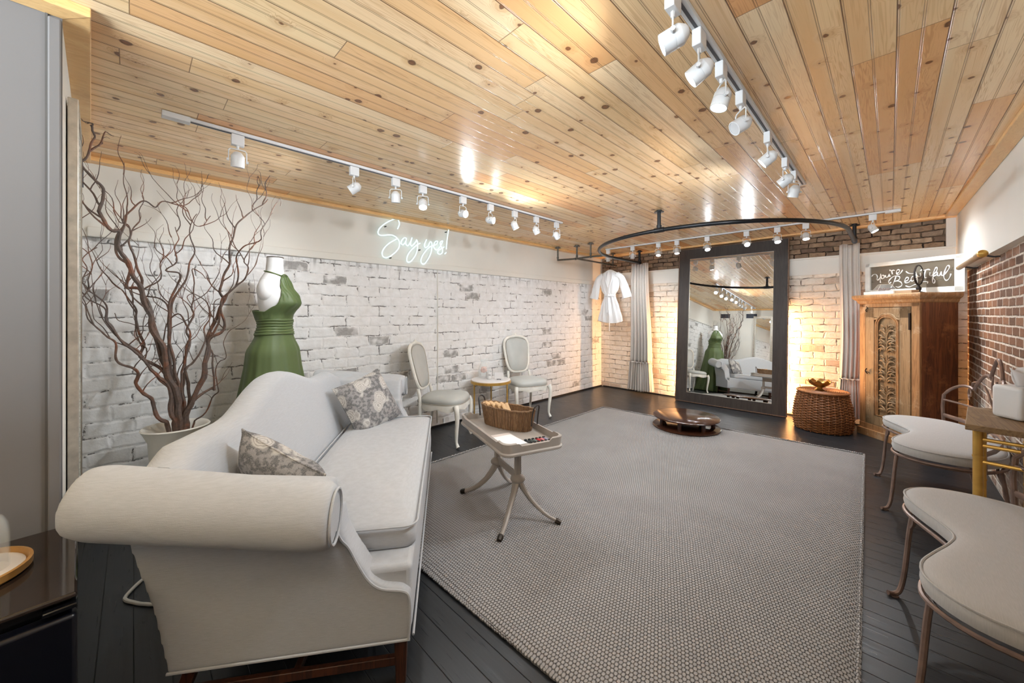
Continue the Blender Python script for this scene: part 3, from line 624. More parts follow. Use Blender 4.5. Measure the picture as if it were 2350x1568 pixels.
# ================================================================== SOFA
SO = Vector((-1.244, .732, 0)); UA = math.atan2(.574, -.819)   # local x = along length, local y = depth to the back
def sofa():
    # local frame: x = 0..2.0 from near arm to far arm, y = 0 (front) .. .9 (back)
    t = thing('camelback_sofa', 'white linen camelback sofa with rolled arms and dark wooden legs', 'sofa', SO, UA)
    L = 1.93
    MBX = lambda: MB()
    # (rotating by UA maps +x to the length axis; +y then points forwards, so depth is -y)
    zb = .175
    body = MB()
    poly = [(0.03, 0.0), (L - .03, 0.0), (L - .03, -.80), (.03, -.80)]
    body.prism([(x, y - .01, zb + .01) for x, y in poly], (0, 0, .25))
    body.build('seat_base', 'linen', t, bevel=.02, bseg=3)
    # seat cushion with crowned top
    def cush(x0, x1, y0, y1, z0, h, crown=.03):
        n = 26; m = 18; top = []; bot = []
        rings = []
        for (f, zz) in ((0.0, 0), (.0, .0),):
            pass
        mb = MB(); S = []
        lev = [(-.018, .0), (-.004, .018), (0, h * .45), (-.002, h * .8), (-.012, h * .97), (-.03, h + .004)]
        def ring(off, z):
            r = []
            X0, X1, Y0, Y1 = x0 - off, x1 + off, y0 + off, y1 - off
            rad = .05
            for (cx, cy, a0) in ((X1 - rad, Y0 - rad, 0), (X0 + rad, Y0 - rad, PI / 2), (X0 + rad, Y1 + rad, PI), (X1 - rad, Y1 + rad, 1.5 * PI)):
                for k in range(7):
                    a = a0 + k / 6 * PI / 2
                    r.append((cx + rad * math.cos(a), cy + rad * math.sin(a), z))
            return r
        R = [ring(o, z0 + z) for o, z in lev]
        # crown
        for q in (.06, .14, .26):
            c = ((x0 + x1) / 2, (y0 + y1) / 2)
            rr = [(lerp(p[0], c[0], q), lerp(p[1], c[1], q), z0 + h + crown * (1 - (1 - q * 3.4) ** 2 if q < .29 else 1)) for p in ring(-.03, 0)]
            R.append(rr)
        c = ((x0 + x1) / 2, (y0 + y1) / 2)
        R.append([(lerp(p[0], c[0], .6), lerp(p[1], c[1], .6), z0 + h + crown) for p in ring(-.03, 0)])
        mb.loft(R); return mb, ring(.001, z0 + h * .97)
    mb, rg = cush(.13, L - .13, .0, -.62, zb + .245, .105, .022)
    cu = mb.build('seat_cushion', 'linen', t, sub=1)
    MB().tube([(p[0], p[1], p[2] + .004) for p in rg], .0045, 6, closed=True).build('piping', 'linen', cu)
    # back: raked slab with a camel hump
    def top(x):
        s = abs(x - L / 2) / (L / 2)
        z = .915
        if s < .58: z = .915 + .125 * (.5 + .5 * math.cos(PI * s / .58)) ** .9
        return z
    R = []
    nx = 56
    for i in range(nx + 1):
        x = .022 + (L - .044) * i / nx; zt = top(min(max(x, 0), L)) - .055 * max(0, 1 - min(x, L - x) / .12)
        def back(z):   # centre line depth of the rake
            return .68 + .20 * ((z - .2) / .8) ** 1.3
        ring = []; th = .075
        def xo(z): return x + (-.02 if i == 0 else .02 if i == nx else 0) * max(0, min(1, (z - .70) / .10))
        for z in (.21, .35, .5, .65, .78, .88):
            z2 = min(z, zt - .06) if z < .88 else zt - .055
            ring.append((xo(z2), -(back(z2) - th * (1.0 + .25 * math.sin(PI * min(1, z / .9)))), z2))
        for k in range(1, 8):
            a = PI * k / 8
            ring.append((xo(zt), -(back(zt - .05) - .075 * math.cos(a)), zt - .055 + .055 * math.sin(a)))
        for z in (.88, .78, .65, .5, .35, .21):
            z2 = min(z, zt - .06) if z < .88 else zt - .055
            ring.append((xo(z2), -(back(z2) + th * .9), z2))
        R.append(ring)
    MB().loft(R).build('backrest', 'linen', t)
    # arms: soft rolled arm grown from a panel and a roll
    def arm(side):
        sg = -1 if side == 0 else 1; X = 0.0 if side == 0 else L
        a = MB()
        prf = [(-.80, zb), (-.015, zb), (-.008, .25), (-.012, .345), (-.04, .372), (-.11, .385), (-.155, .42), (-.19, .48), (-.225, .54), (-.25, .60), (-.26, .66), (-.88, .68), (-.845, .40)]
        a.prism([(X + .0 * sg, y, z) for y, z in prf], (-sg * .115, 0, 0))
        rr = []
        for k in range(14):
            tt = k / 13
            yy = lerp(-.235, -.97, tt); zt = lerp(.732, .812, tt) ; rx = lerp(.090, .102, tt); rz = lerp(.098, .100, tt)
            if k in (0, 13): rx *= .90; rz *= .90
            q = []
            for m in range(22):
                an = 2 * PI * m / 22
                q.append((X + sg * (lerp(.148, .082, tt) + rx * math.cos(an)), yy, zt - .018 * math.cos(an) + rz * math.sin(an)))
            rr.append(q)
        a.loft(rr)
        # the inside face leans out to meet the roll
        def wedge(y, k): return [(X - sg * u, y if y > -.5 else -.80 - .13 * (z - .175) / .6, z) for u, z in ((.115, .42), (-.0, .42), (-.02, .60), (-.07 + k, .66), (-.13 + k, .72), (-.13 + k, .81), (-.08 + k, .825 + k * .9), (.0 + k, .80 + k * .9), (.07, .70), (.108, .58))]
        a.loft([wedge(-.262, 0), wedge(-.90, .05)])
        ao = a.build('arm', 'linen', t, remesh=.010, smit=12)
        # scroll face and its piping
        f = MB(); ring = []
        for m in range(24):
            an = 2 * PI * m / 24
            ring.append((X + sg * (.148 + .068 * math.cos(an)), -.231, .732 - .014 * math.cos(an) + .078 * math.sin(an)))
        f.tube(ring, .0045, 6, closed=True)
        edge = [(X + sg * (.002 + u), y - .006, z) for u, y, z in ((.085, -.255, .655), (.03, -.255, .62), (.008, -.245, .575), (0, -.222, .54), (0, -.19, .475), (0, -.155, .415), (0, -.11, .378), (0, -.04, .363), (0, -.014, .345), (0, -.008, .30), (0, -.010, .22), (0, -.014, .178))]
        f.tube(spline(edge, 4), .005, 6)
        f.tube([(X, -.014, zb + .004), (X, -.80, zb + .004)], .005, 6)
        f.build('piping', 'linen', ao)
        # pleats round the scroll
        return ao
    arm(0); arm(1)
    MB().tube([(.02, -.004, zb + .004), (L - .02, -.004, zb + .004)], .005, 6).build('front_piping', 'linen', t)
    # legs: square tapered, stretchers
    for (x, y) in ((.04, -.05), (L / 2, -.05), (L - .04, -.05)):
        g = MB(); g.loft([[(x + sx * q, y + sy * q, z) for sx, sy in ((-1, -1), (1, -1), (1, 1), (-1, 1))] for q, z in ((.018, 0), (.024, .19))])
        g.build('leg', 'darkwood', t, bevel=.003)
    for (x, y) in ((.06, -.74), (L / 2, -.74), (L - .06, -.74)):
        g = MB(); g.loft([[(x + sx * q, y + dy + sy * q, z) for sx, sy in ((-1, -1), (1, -1), (1, 1), (-1, 1))] for q, z, dy in ((.018, 0, -.07), (.022, .19, 0))])
        g.build('leg', 'darkwood', t, bevel=.003)
    for x in (.05, L / 2, L - .05):
        MB().box((x, -.40, .07), (.022, .72, .032)).build('stretcher', 'darkwood', t, bevel=.003)
    MB().box((L / 2, -.42, .07), (L - .1, .022, .032)).build('stretcher', 'darkwood', t, bevel=.003)
    return t
FLIP = True; sofa(); FLIP = False
def S2W(x, y, z):   # sofa local to world; y negative = towards the back
    v = RZ(UA) @ Vector((x, -y, z)); return v + SO

def pillow(loc, rot, label, size=.40):
    n = 22; mb = MB(); R = []
    def pt(u, v, s):
        e = (1 - u ** 4) * (1 - v ** 4)
        pin = 1 - .07 * (1 - abs(u) ** 2) * abs(v) ** 3 - .0
        pin2 = 1 - .07 * (1 - abs(v) ** 2) * abs(u) ** 3
        h = .075 * e ** .55 + .006 * noise.noise(Vector((u * 2.5, v * 2.5, s)))
        return Vector((u * size / 2 * pin2, v * size / 2 * pin, s * (h + .001)))
    for s in (1, -1):
        g = []
        for j in range(n + 1):
            g.append([pt(-1 + 2 * i / n, -1 + 2 * j / n, s) for i in range(n + 1)])
        mb.loft(g, closed=False)
    t = thing('throw_pillow', label, 'pillow', loc, 0, group='floral pillows on the sofa')
    t.rotation_euler = rot
    mb.build('cushion', 'floral', t)
    edge = []
    for k in range(4 * n):
        q, r = divmod(k, n); s = -1 + 2 * r / n
        u, v = ((s, -1), (1, s), (-s, 1), (-1, -s))[q]
        edge.append(pt(u, v, 1) * 1.004)
    MB().tube([(e.x, e.y, 0) for e in edge], .0035, 6, closed=True).build('piping', 'floral', t)
    return t
from mathutils import Euler
def orient(ex, ey):
    """rotation whose local x,y go along given world vectors"""
    ex = Vector(ex).normalized(); ey = Vector(ey); ey = (ey - ex * ey.dot(ex)).normalized(); ez = ex.cross(ey)
    return Matrix((ex, ey, ez)).transposed().to_euler()
u_ = RZ(UA) @ Vector((1, 0, 0)); v_ = RZ(UA) @ Vector((0, 1, 0)); z_ = Vector((0, 0, 1))
def pil(u, v, z, n, tilt, label, size=.40):
    n = Vector(n).normalized(); ex = z_.cross(n).normalized(); ey = n.cross(ex)
    c, s_ = math.cos(tilt), math.sin(tilt)
    pillow(S2W(u, v, z), orient(ex * c + ey * s_, ey * c - ex * s_), label, size)
# v_ points to the back of the sofa, u_ towards its far arm
pil(1.60, -.46, .700, -u_ * .62 - v_ * .62 + z_ * .40, .26, 'grey floral throw pillow at far end of sofa, showing its full square face', .42)
pil(.27, -.56, .665, u_ * .80 - v_ * .42 + z_ * .30, .42, 'grey floral throw pillow tucked behind near rolled arm of sofa, partly hidden', .40)

# ================================================================== LOUIS CHAIRS
def make_chair(label, loc, rz, fl):
    t = thing('upholstered_side_chair', label, 'chair', loc, rz, group='pair of white French style side chairs')
    # local +y = front.  seat
    def outline(off, z, n=48):
        r = []
        for k in range(n):
            a = 2 * PI * k / n
            cx, cy = math.cos(a), math.sin(a)
            x = math.copysign(abs(cx) ** .55, cx); y = math.copysign(abs(cy) ** .6, cy)
            wdt = lerp(.205, .262, (y + 1) / 2)
            bow = .03 * (1 - x * x) * max(0, y)
            r.append((x * (wdt + off), y * (.225 + off) + bow, z))
        return r
    seat = MB().loft([outline(-.004, .43), outline(.004, .45), outline(.004, .475), outline(-.01, .498), outline(-.05, .513), outline(-.12, .520), outline(-.2, .521)])
    so = seat.build('seat_cushion', 'seatvinyl', t)
    MB().tube(outline(.006, .437), .0035, 5, closed=True).build('nailhead_trim', 'silverframe', so)
    ap = []
    def apr(off, z, wav=0):
        r = outline(off, z)
        return [(x, y, zz + wav * (.012 * math.cos(7 * math.atan2(y, x)))) for x, y, zz in r]
    MB().loft([apr(-.035, .37, 1), apr(.004, .372, 1), apr(.008, .40), apr(.004, .432), apr(-.04, .432)]).build('seat_rail', 'whitewood', t)
    # cabriole front legs, raked back legs
    for sx in (-1, 1):
        pts = [(sx * .235, .205, .43), (sx * .25, .222, .38), (sx * .245, .225, .28), (sx * .235, .215, .16), (sx * .232, .212, .07), (sx * .24, .226, .028), (sx * .245, .235, .012)]
        MB().tube(spline(pts, 4), [lerp(.030, .014, min(1, i / 17)) if i < 18 else lerp(.014, .021, (i - 17) / 7) for i in range(25)], 10).build('leg', 'whitewood', t)
        pts = [(sx * .18, -.205, .44), (sx * .18, -.205, .30), (sx * .185, -.225, .14), (sx * .19, -.265, .0)]
        MB().tube(spline(pts, 4), [lerp(.022, .015, i / 12) for i in range(13)], 8).build('leg', 'whitewood', t)
        pts = [(sx * .175, -.205, .40), (sx * .168, -.215, .50), (sx * .160, -.235, .58)]
        MB().tube(spline(pts, 4), .018, 8).build('back_post', 'whitewood', t)
    # shield back
    def shield(off, y0, n=44):
        r = []
        for k in range(n):
            a = 2 * PI * k / n; cx, cz = math.cos(a), math.sin(a)
            x = math.copysign(abs(cx) ** .5, cx); z = math.copysign(abs(cz) ** .55, cz)
            wd = lerp(.155, .205, (z + 1) / 2) + off
            zz = .80 + z * (.235 + off) + (.022 * (1 - abs(x)) ** 1 if z > 0 else 0)
            r.append((x * wd, -.235 - (zz - .56) * .22 + y0, zz))
        return r
    MB().tube(shield(.0, 0), .019, 8, closed=True).build('back_frame', 'whitewood', t)
    cr = MB(); cr.ell((0, -.235 - .49 * .22, 1.066), (.045, .014, .014)); cr.ell((.0, -.235 - .49 * .22, 1.078), (.018, .012, .016)); cr.build('crest_carving', 'whitewood', t)
    bk = MB().loft([shield(-.11, -.022), shield(-.05, -.022), shield(-.016, -.012), shield(-.012, .0), shield(-.016, .016), shield(-.05, .034), shield(-.11, .042), shield(-.15, .043)])
    bk.build('back_pad', 'seatvinyl', t)
    MB().tube([(x, y, z) for x, y, z in shield(-.016, .022)], .003, 5, closed=True).build('back_trim', 'silverframe', t)
    return t
make_chair('white French side chair beside the sofa, its back seen side-on', (-3.445, 2.40, 0), math.atan2(-.82, .58), 0)
make_chair('white French side chair right of the gold table, its back seen face-on', (-3.49, 3.76, 0), math.atan2(-.936, -.35), 1)

# ================================================================== GOLD SIDE TABLE + THINGS ON IT
t = thing('round_side_table', 'round marble-topped side table with gold legs between the two white chairs', 'table', (-3.59, 3.21, 0))
MB().lathe([(.01, .528), (.245, .528), (.250, .534), (.250, .545), (.245, .550), (.01, .550)], seg=40).build('table_top', 'marble', t)
MB().lathe([(.240, .505), (.256, .505), (.256, .536), (.240, .536)], seg=40).build('gold_rim', 'gold', t)
for a in (.3, .3 + 2.09, .3 + 4.19):
    MB().tube([(.235 * math.cos(a), .235 * math.sin(a), .51), (.235 * math.cos(a), .235 * math.sin(a), 0)], .009, 8).build('leg', 'gold', t)
MB().tube([(.235 * math.cos(2 * PI * k / 32), .235 * math.sin(2 * PI * k / 32), .06) for k in range(32)], .006, 6, closed=True).build('lower_ring', 'gold', t)
# hurricane vase with blush flowers
t = thing('hurricane_vase', 'clear ruffled glass hurricane vase holding a blush flower on gold table', 'vase', (-3.70, 3.19, .552))
vz = [(.045, .0), (.052, .01), (.066, .05), (.075, .09), (.072, .125), (.052, .165), (.038, .195), (.042, .22), (.060, .245)]
def vw(a, z): return 1 + (.07 * math.sin(8 * a) if z > .235 else 0)
vv = MB(); vv.loft([[Vector((r * vw(2 * PI * k / 32, z) * math.cos(2 * PI * k / 32), r * vw(2 * PI * k / 32, z) * math.sin(2 * PI * k / 32), z)) for k in range(32)] for r, z in vz], caps=False)
vv.build('glass_body', 'pane', t, solid=.003)
fl = MB()
for k in range(26):
    a = random.uniform(0, 2 * PI); e = random.uniform(-.6, 1.2); r = .033
    fl.ell((r * math.cos(a) * math.cos(e), r * math.sin(a) * math.cos(e), .105 + r * math.sin(e)), (.020, .020, .012), 8, 5, RZ(a) @ RY(1.2 - e))
fl.ell((0, 0, .10), (.032, .032, .035)); fl.build('blush_flower', 'pink', t)
# small cup
t = thing('white_cup', 'small white cup with dark lettering in front of the glass vase', 'cup', (-3.60, 3.19, .552))
MB().lathe([(.026, 0), (.032, .004), (.038, .05), (.036, .092), (.033, .092), (.034, .05), (.028, .008), (.002, .008)], seg=24).build('cup_body', 'white', t)
ln = MB()
for (x, bits) in ((0, ((-.010, .045, -.010, .065), (-.004, .045, -.004, .065), (.004, .045, .004, .062), (.004, .062, .009, .056), (.009, .056, .009, .048), (.009, .048, .004, .045), (.018, .061, .013, .06), (.013, .06, .013, .054), (.013, .054, .018, .052), (.018, .052, .017, .046), (.017, .046, .012, .045))),):
    for (a0, z0, a1, z1) in bits:
        pp = [(.0395 * math.cos(-.70 + a / .039), .0395 * math.sin(-.70 + a / .039), z) for a, z in ((a0, z0), (a1, z1))]
        ln.tube(pp, .0012, 4)
ln.build('cup_lettering', 'ink', t)
# small card on a stand
t = thing('place_card', 'small white card propped on a tiny stand on gold table', 'card', (-3.47, 3.24, .552), 2.2 - PI / 2 + PI)
MB().box((0, 0, .048), (.115, .004, .085), RX(-.15)).build('card', 'paper', t, smooth=False)
MB().tube([(-.025, .012, .004), (0, -.012, .004), (.025, .012, .004)], .004, 6).build('card_stand', 'iron', t)

# ================================================================== TRAY-TOP TABLE
TT = (-1.91, 1.86); TA = math.atan2(.32, -.95)
def tray_table():
    t = thing('tray_table', 'taupe painted tray-top table with splayed pedestal legs on the rug', 'table', (TT[0], TT[1], .012), TA)
    hx, hy = .40, .205
    def rr(off, z, rad=.05, n=6):
        r = []
        for cx, cy, a0 in ((hx - rad, hy - rad, 0), (-hx + rad, hy - rad, PI / 2), (-hx + rad, -hy + rad, PI), (hx - rad, -hy + rad, 1.5 * PI)):
            for k in range(n + 1):
                a = a0 + PI / 2 * k / n; r.append((cx + (rad + off) * math.cos(a), cy + (rad + off) * math.sin(a), z))
        return r
    MB().loft([rr(-.03, .512), rr(.0, .514), rr(.012, .522), rr(.012, .532), rr(0, .540), rr(-.03, .545)]).build('table_top', 'taupe', t)
    # gallery rim with dipped hand grips at the short ends
    def rim(off, z0):
        r = []
        for (x, y, z) in rr(off, 0, n=8): r.append((x, y, z0))
        return r
    def dense(off):
        r = rr(off, 0, n=8); out = []
        for i in range(len(r)):
            a, b = Vector(r[i]), Vector(r[(i + 1) % len(r)]); n = max(1, int((b - a).length / .02))
            for k in range(n): out.append(a.lerp(b, k / n))
        return out
    D0, D1 = dense(.002), dense(.002)
    def ht(p):
        # sides along the length are low, ends rise then dip in the middle
        if abs(p.x) > hx - .02: return .592 if abs(p.y) > .11 else .575
        return .592 if abs(p.x) > hx - .10 else .582
    inn = [Vector((p.x * .975, p.y * .95, 0)) for p in D0]
    m = MB().loft([[(p.x, p.y, .538) for p in D0], [(p.x * 1.006, p.y * 1.012, lerp(.54, ht(p), .5)) for p in D0], [(p.x * 1.012, p.y * 1.02, ht(p)) for p in D0], [(p.x * 1.0, p.y, ht(p) + .003) for p in inn], [(p.x, p.y, .538) for p in inn]], caps=False)
    m.build('gallery_rim', 'taupe', t)
    for sx in (-1, 1):
        cx = sx * .165
        MB().lathe([(.030, .505), (.024, .49), (.022, .47), (.024, .32), (.022, .30)], (cx, 0, 0), 16, wob=lambda a, z: 1 + .06 * math.cos(8 * a)).build('pedestal', 'taupe', t)
        MB().lathe([(.02, .245), (.036, .25), (.048, .262), (.050, .272), (.044, .285), (.034, .292), (.022, .305)], (cx, 0, 0), 20).build('collar', 'taupe', t)
        for sy in (-1, 1):
            a = (.62 if sy > 0 else -.62); dx = sx * .235 * math.cos(a) / math.cos(.62) * .75; 
            pts = [(cx, sy * .012, .255), (cx + dx * .10, sy * .035, .20), (cx + dx * .30, sy * .085, .12), (cx + dx * .65, sy * .150, .05), (cx + dx, sy * .212, .016)]
            P = spline(pts, 5)
            lg = MB().tube(P, [lerp(.038, .0165, (i / (len(P) - 1)) ** .6) for i in range(len(P))], 8, flat=.62).build('leg', 'taupe', t)
            e = P[-1]; d = (P[-1] - P[-3]).normalized()
            MB().tube([e - d * .025, e - d * .005, e + d * .012], [.0175, .0195, .0155], 8).build('toe_cap', 'brasscap', lg)
    MB().box((0, 0, .285), (.33, .018, .05)).build('stretcher', 'taupe', t, bevel=.006)
    MB().box((0, 0, .46), (.36, .05, .09)).build('underframe', 'taupe', t, bevel=.006)
    return t
tray_table()
def T2W(x, y, z): return RZ(TA) @ Vector((x, y, 0)) + Vector((TT[0], TT[1], z))
TZ = .012 + .545
# basket with handles
def basket():
    t = thing('oval_basket', 'oval brown seagrass basket with leather handles on the tray table', 'basket', T2W(.085, -.045, TZ + .001), TA + .46)
    nst = 64; R = []
    for j in range(13):
        v = j / 12; z = v * .135; r = lerp(.92, 1.06, v)
        ring = []
        for k in range(nst * 2):
            a = 2 * PI * k / (nst * 2); w_ = (1 if k % 2 else -1) * .0035
            cx, cy = math.cos(a), math.sin(a)
            x = math.copysign(abs(cx) ** .75, cx) * (.215 * r + w_); y = math.copysign(abs(cy) ** .8, cy) * (.082 * r + w_)
            ring.append((x, y, z + .004 * cx * cx * 2 * v + .002 * math.sin(k * 2.4 + j * 1.7)))
        R.append(ring)
    inner = [[(x * .93, y * .88, z) for x, y, z in r] for r in reversed(R)]
    MB().loft(R + inner).build('basket_body', 'seagrass', t)
    rim = [(x, y, z + .004) for x, y, z in R[-1][::2]]
    MB().tube(rim, .0075, 6, closed=True).build('basket_rim', 'seagrass', t)
    for sx in (-1, 1):
        P = spline([(sx * .236, -.035, .05), (sx * .243, -.036, .12), (sx * .255, -.03, .175), (sx * .262, 0, .192), (sx * .255, .03, .175), (sx * .243, .036, .12), (sx * .236, .035, .05)], 4)
        MB().tube(P, .0055, 6).build('handle', 'leather', t)
basket()
for k in range(8):
    x = -.165 + k * .030
    p = T2W(.085, -.045, TZ); a = TA + .46
    lp = RZ(a) @ Vector((.12 - k * .024, .008 * (-1) ** k, 0)) + p
    o = thing('wooden_paddle', 'pale wooden stick fan standing in the seagrass basket', 'fan', (lp.x, lp.y, TZ + .012), a, group='wooden stick fans in the basket')
    o.rotation_euler = (0, .62 - k * .015, a)
    m = MB(); m.box((0, 0, .085), (.006, .075, .17)); m.build('paddle_blade', 'paddle', o, smooth=False, bevel=.002)
# cards on tray
o = MB().prism([(*p, 0) for p in ((-.1, -.075), (.1, -.075), (.1, .075), (-.1, .075))], (0, 0, .003)).build('paper_sheet', 'paper', loc=T2W(-.205, .085, TZ + .001), rot=(0, 0, TA + .10), smooth=False)
tag(o, 'white printed sheet lying on the tray table nearest the front edge', 'paper')
o = MB().prism([(*p, 0) for p in ((-.12, -.08), (.12, -.08), (.12, .08), (-.12, .08))], (0, 0, .0008)).build('printed_card', plain('pale_peach_card', rgb(212, 200, 192), .6), loc=T2W(-.175, .088, TZ + .0001), rot=(0, 0, TA + .02), smooth=False)
tag(o, 'pale peach card lying beneath the white sheet on tray table', 'paper')
cols = [(190, 186, 200), (150, 146, 168), (222, 190, 190), (206, 120, 124), (196, 62, 66), (178, 40, 48), (224, 128, 110), (92, 104, 100), (70, 84, 82), (48, 60, 60), (118, 128, 120), (40, 48, 52)]
nm = ['lilac', 'lavender', 'blush', 'rose', 'red', 'crimson', 'coral', 'sage', 'teal green', 'forest green', 'moss', 'black green']
for k in range(12):
    r, q = divmod(k, 2)
    lp = T2W(-.335 + q * .062, -.005 - .150 + r * .027 + q * .006, TZ + .001)
    o = thing('satin_swatch', '%s satin swatch ribbon with dark clip, in swatch row on the tray table' % nm[k], 'swatch', lp, TA + .12, group='colour swatches on the tray')
    MB().box((0, 0, .002), (.050, .017, .004)).build('ribbon', plain('satin_' + nm[k].replace(' ', '_'), rgb(*cols[k]), .4), o, smooth=False)
    MB().box((.020, 0, .006), (.012, .015, .006)).build('clip', 'black', o, smooth=False)

# ================================================================== DRESS FORM AND DRESS
MX, MY = -3.48, .80; MA = math.atan2(.80, .60) - PI / 2 - .0
BODY = [(.80, .20, .13, .15), (.95, .226, .158, .175), (1.08, .214, .146, .165), (1.20, .152, .104, .112), (1.28, .128, .092, .09), (1.36, .140, .105, .092), (1.46, .168, .172, .10), (1.52, .170, .155, .105), (1.60, .172, .095, .10), (1.655, .150, .075, .085), (1.69, .095, .062, .075), (1.72, .066, .058, .066), (1.80, .058, .056, .060), (1.825, .058, .056, .060)]
def body_pt(a, z, off=0.0):
    w_, f, b = prof(z, BODY); s, c = math.sin(a), math.cos(a)   # a=0 front (+y)
    d = f if c > 0 else b
    bust = 0
    if c > 0 and 1.38 < z < 1.56:
        bust = .022 * math.exp(-((abs(a) - .55) / .28) ** 2) * math.exp(-((z - 1.465) / .05) ** 2)
    return Vector(((w_ + off) * s, (d + off + bust) * c, z))
t = thing('dress_form', 'white headless dress form wearing the green dress, behind the sofa', 'mannequin', (MX, MY, 0), MA)
MB().loft([[body_pt(2 * PI * k / 40, z) for k in range(40)] for z in [.80 + i * .025 for i in range(42)]]).build('torso', 'mannequin', t)
for sx in (-1, 1):
    MB().ell((sx * .128, -.005, 1.565), (.066, .066, .095), 16, 12, RY(-sx * .25)).build('shoulder_cap', 'mannequin', t)
MB().lathe([(.01, 0), (.060, 0), (.060, .006), (.01, .006)], (0, 0, 1.825), 24).build('neck_cap', 'brasscap', t)
MB().tube([(0, 0, .03), (0, 0, .82)], .016, 8).build('stand_pole', 'iron', t)
MB().lathe([(.01, 0), (.16, 0), (.15, .02), (.02, .035)], (0, 0, 0), 24).build('stand_base', 'iron', t)
t = thing('halter_dress', 'long olive green halter dress on the white dress form', 'dress', (MX, MY, 0), MA)
NA = 120
def ztop(a):
    a = abs((a + PI) % (2 * PI) - PI)
    if a < .10: return 1.60 + .07 * (a / .10)
    return prof(a, [(.10, 1.685), (.42, 1.675), (.75, 1.56), (1.15, 1.44), (1.6, 1.395), (2.2, 1.40), (PI, 1.41)])[0]
R = []
for j in range(22):
    v = j / 21; ring = []
    for k in range(NA):
        a = 2 * PI * k / NA; z = lerp(1.27, ztop(a), v)
        aa = abs((a + PI) % (2 * PI) - PI)
        gat = .004 * math.sin(a * 46 + 1.5 * math.sin(v * 3)) * v ** 1.5 * (1 if aa < .9 else .2) + .003 * math.sin(a * 9 + v * 6)
        off = .012 + gat + (.035 * v * max(0, math.sin((aa - 1.7) * 1.6)) if aa > 1.7 else 0)
        ring.append(body_pt(a, z, off))
    R.append(ring)
MB().loft(R, caps=False).build('bodice', 'dress', t, solid=.004)
strap = [body_pt(lerp(.42, 2 * PI - .42, k / 14), 1.678 + .040 * math.sin(PI * k / 14), .005) for k in range(15)]
MB().tube(spline(strap, 3), .006, 8).build('neck_strap', 'dress', t)
MB().tube(spline([body_pt(-.42, 1.68, .014), body_pt(-.2, 1.69, .012), body_pt(0, 1.692, .012), body_pt(.2, 1.69, .012), body_pt(.42, 1.68, .014)], 4), .005, 6).build('neck_band', 'dress', t)
R = []
for j in range(30):
    z = lerp(1.215, 1.335, j / 29); ring = []
    for k in range(NA):
        a = 2 * PI * k / NA
        off = .020 + .006 * abs(math.sin((z - 1.2) * 150 + 1.8 * math.sin(a * 1.0 + .5) + .6 * math.sin(a * 3)))
        ring.append(body_pt(a, z + .006 * math.sin(a * 2), off))
    R.append(ring)
MB().loft(R, caps=False).build('sash', 'dress', t, solid=.003)
R = []
for j in range(44):
    v = j / 43; z = lerp(1.25, .012, v); ring = []
    for k in range(NA):
        a = 2 * PI * k / NA
        if z > .95: b = body_pt(a, z, .016 + .010 * v)
        else:
            b0 = body_pt(a, .95, .02); q = (.95 - z) / .95
            b = Vector((b0.x * (1 + .60 * q), b0.y * (1 + .85 * q), z))
        fold = .035 * v ** .9 * (math.sin(a * 13 + .8 * math.sin(a * 3)) + .45 * math.sin(a * 23 + 1))
        d = Vector((b.x, b.y, 0)).normalized(); b = b + d * fold * (0.35 if z > .95 else .35 + .65 * (.95 - z))
        if z < .5 and math.cos(a + 2.2) > 0:
            b = b + Vector((-.5, -.6, 0)).normalized() * (.16 * ((.5 - z) / .5) ** 1.5 * math.cos(a + 2.2))
        wv = RZ(MA) @ Vector((b.x, b.y, 0)) + Vector((MX, MY, 0))
        wv.x = max(wv.x, WLX + .03)
        lv = RZ(-MA) @ (wv - Vector((MX, MY, 0))); b = Vector((lv.x, lv.y, b.z))
        ring.append(b)
    R.append(ring)
MB().loft(R, caps=False).build('skirt', 'dress', t, solid=.003)

# ================================================================== WILLOW BRANCHES IN A POT
t = thing('ceramic_pot', 'tall matte white pot of willow branches behind the sofa back', 'pot', (-3.35, .20, 0))
MB().lathe([(.10, 0), (.13, .01), (.125, .3), (.14, .55), (.17, .62), (.178, .632), (.172, .640), (.160, .632), (.13, .56), (.115, .3), (.11, .05), (.002, .04)], seg=36).build('pot_body', 'pot', t)
def inside(p):
    p.y = max(p.y, -.087 + .0447 * p.x + .012); p.x = max(p.x, WLX + .03); p.z = min(p.z, H - .045); return p
rb = random.Random(11)
def twig(m, p, d, ln, r, lev):
    n = max(5, int(ln / .024)); pts = [p]; d = d.normalized(); ph = rb.uniform(0, 6.28)
    ax = Vector((rb.uniform(-1, 1), rb.uniform(-1, 1), rb.uniform(-.3, .3))).normalized(); w1 = rb.uniform(.7, 1.2)
    for i in range(n):
        d = (d + ax * math.sin(i * w1 + ph) * .36 + Vector((rb.uniform(-1, 1) * .12, rb.uniform(-1, 1) * .12, .10))).normalized()
        q = pts[-1] + d * (ln / n)
        pts.append(inside(q.copy()))
        if lev < 2 and i > 2 and rb.random() < (.13 if lev == 0 else .08):
            sd = (d + Vector((rb.uniform(-.35, .35), rb.uniform(-1, 1), rb.uniform(-.2, .8)))).normalized()
            twig(m, pts[-1], sd, ln * rb.uniform(.35, .6), r * .6, lev + 1)
    m.tube(pts, [max(.0009, r * (1 - .8 * i / n)) for i in range(n + 1)], 5)
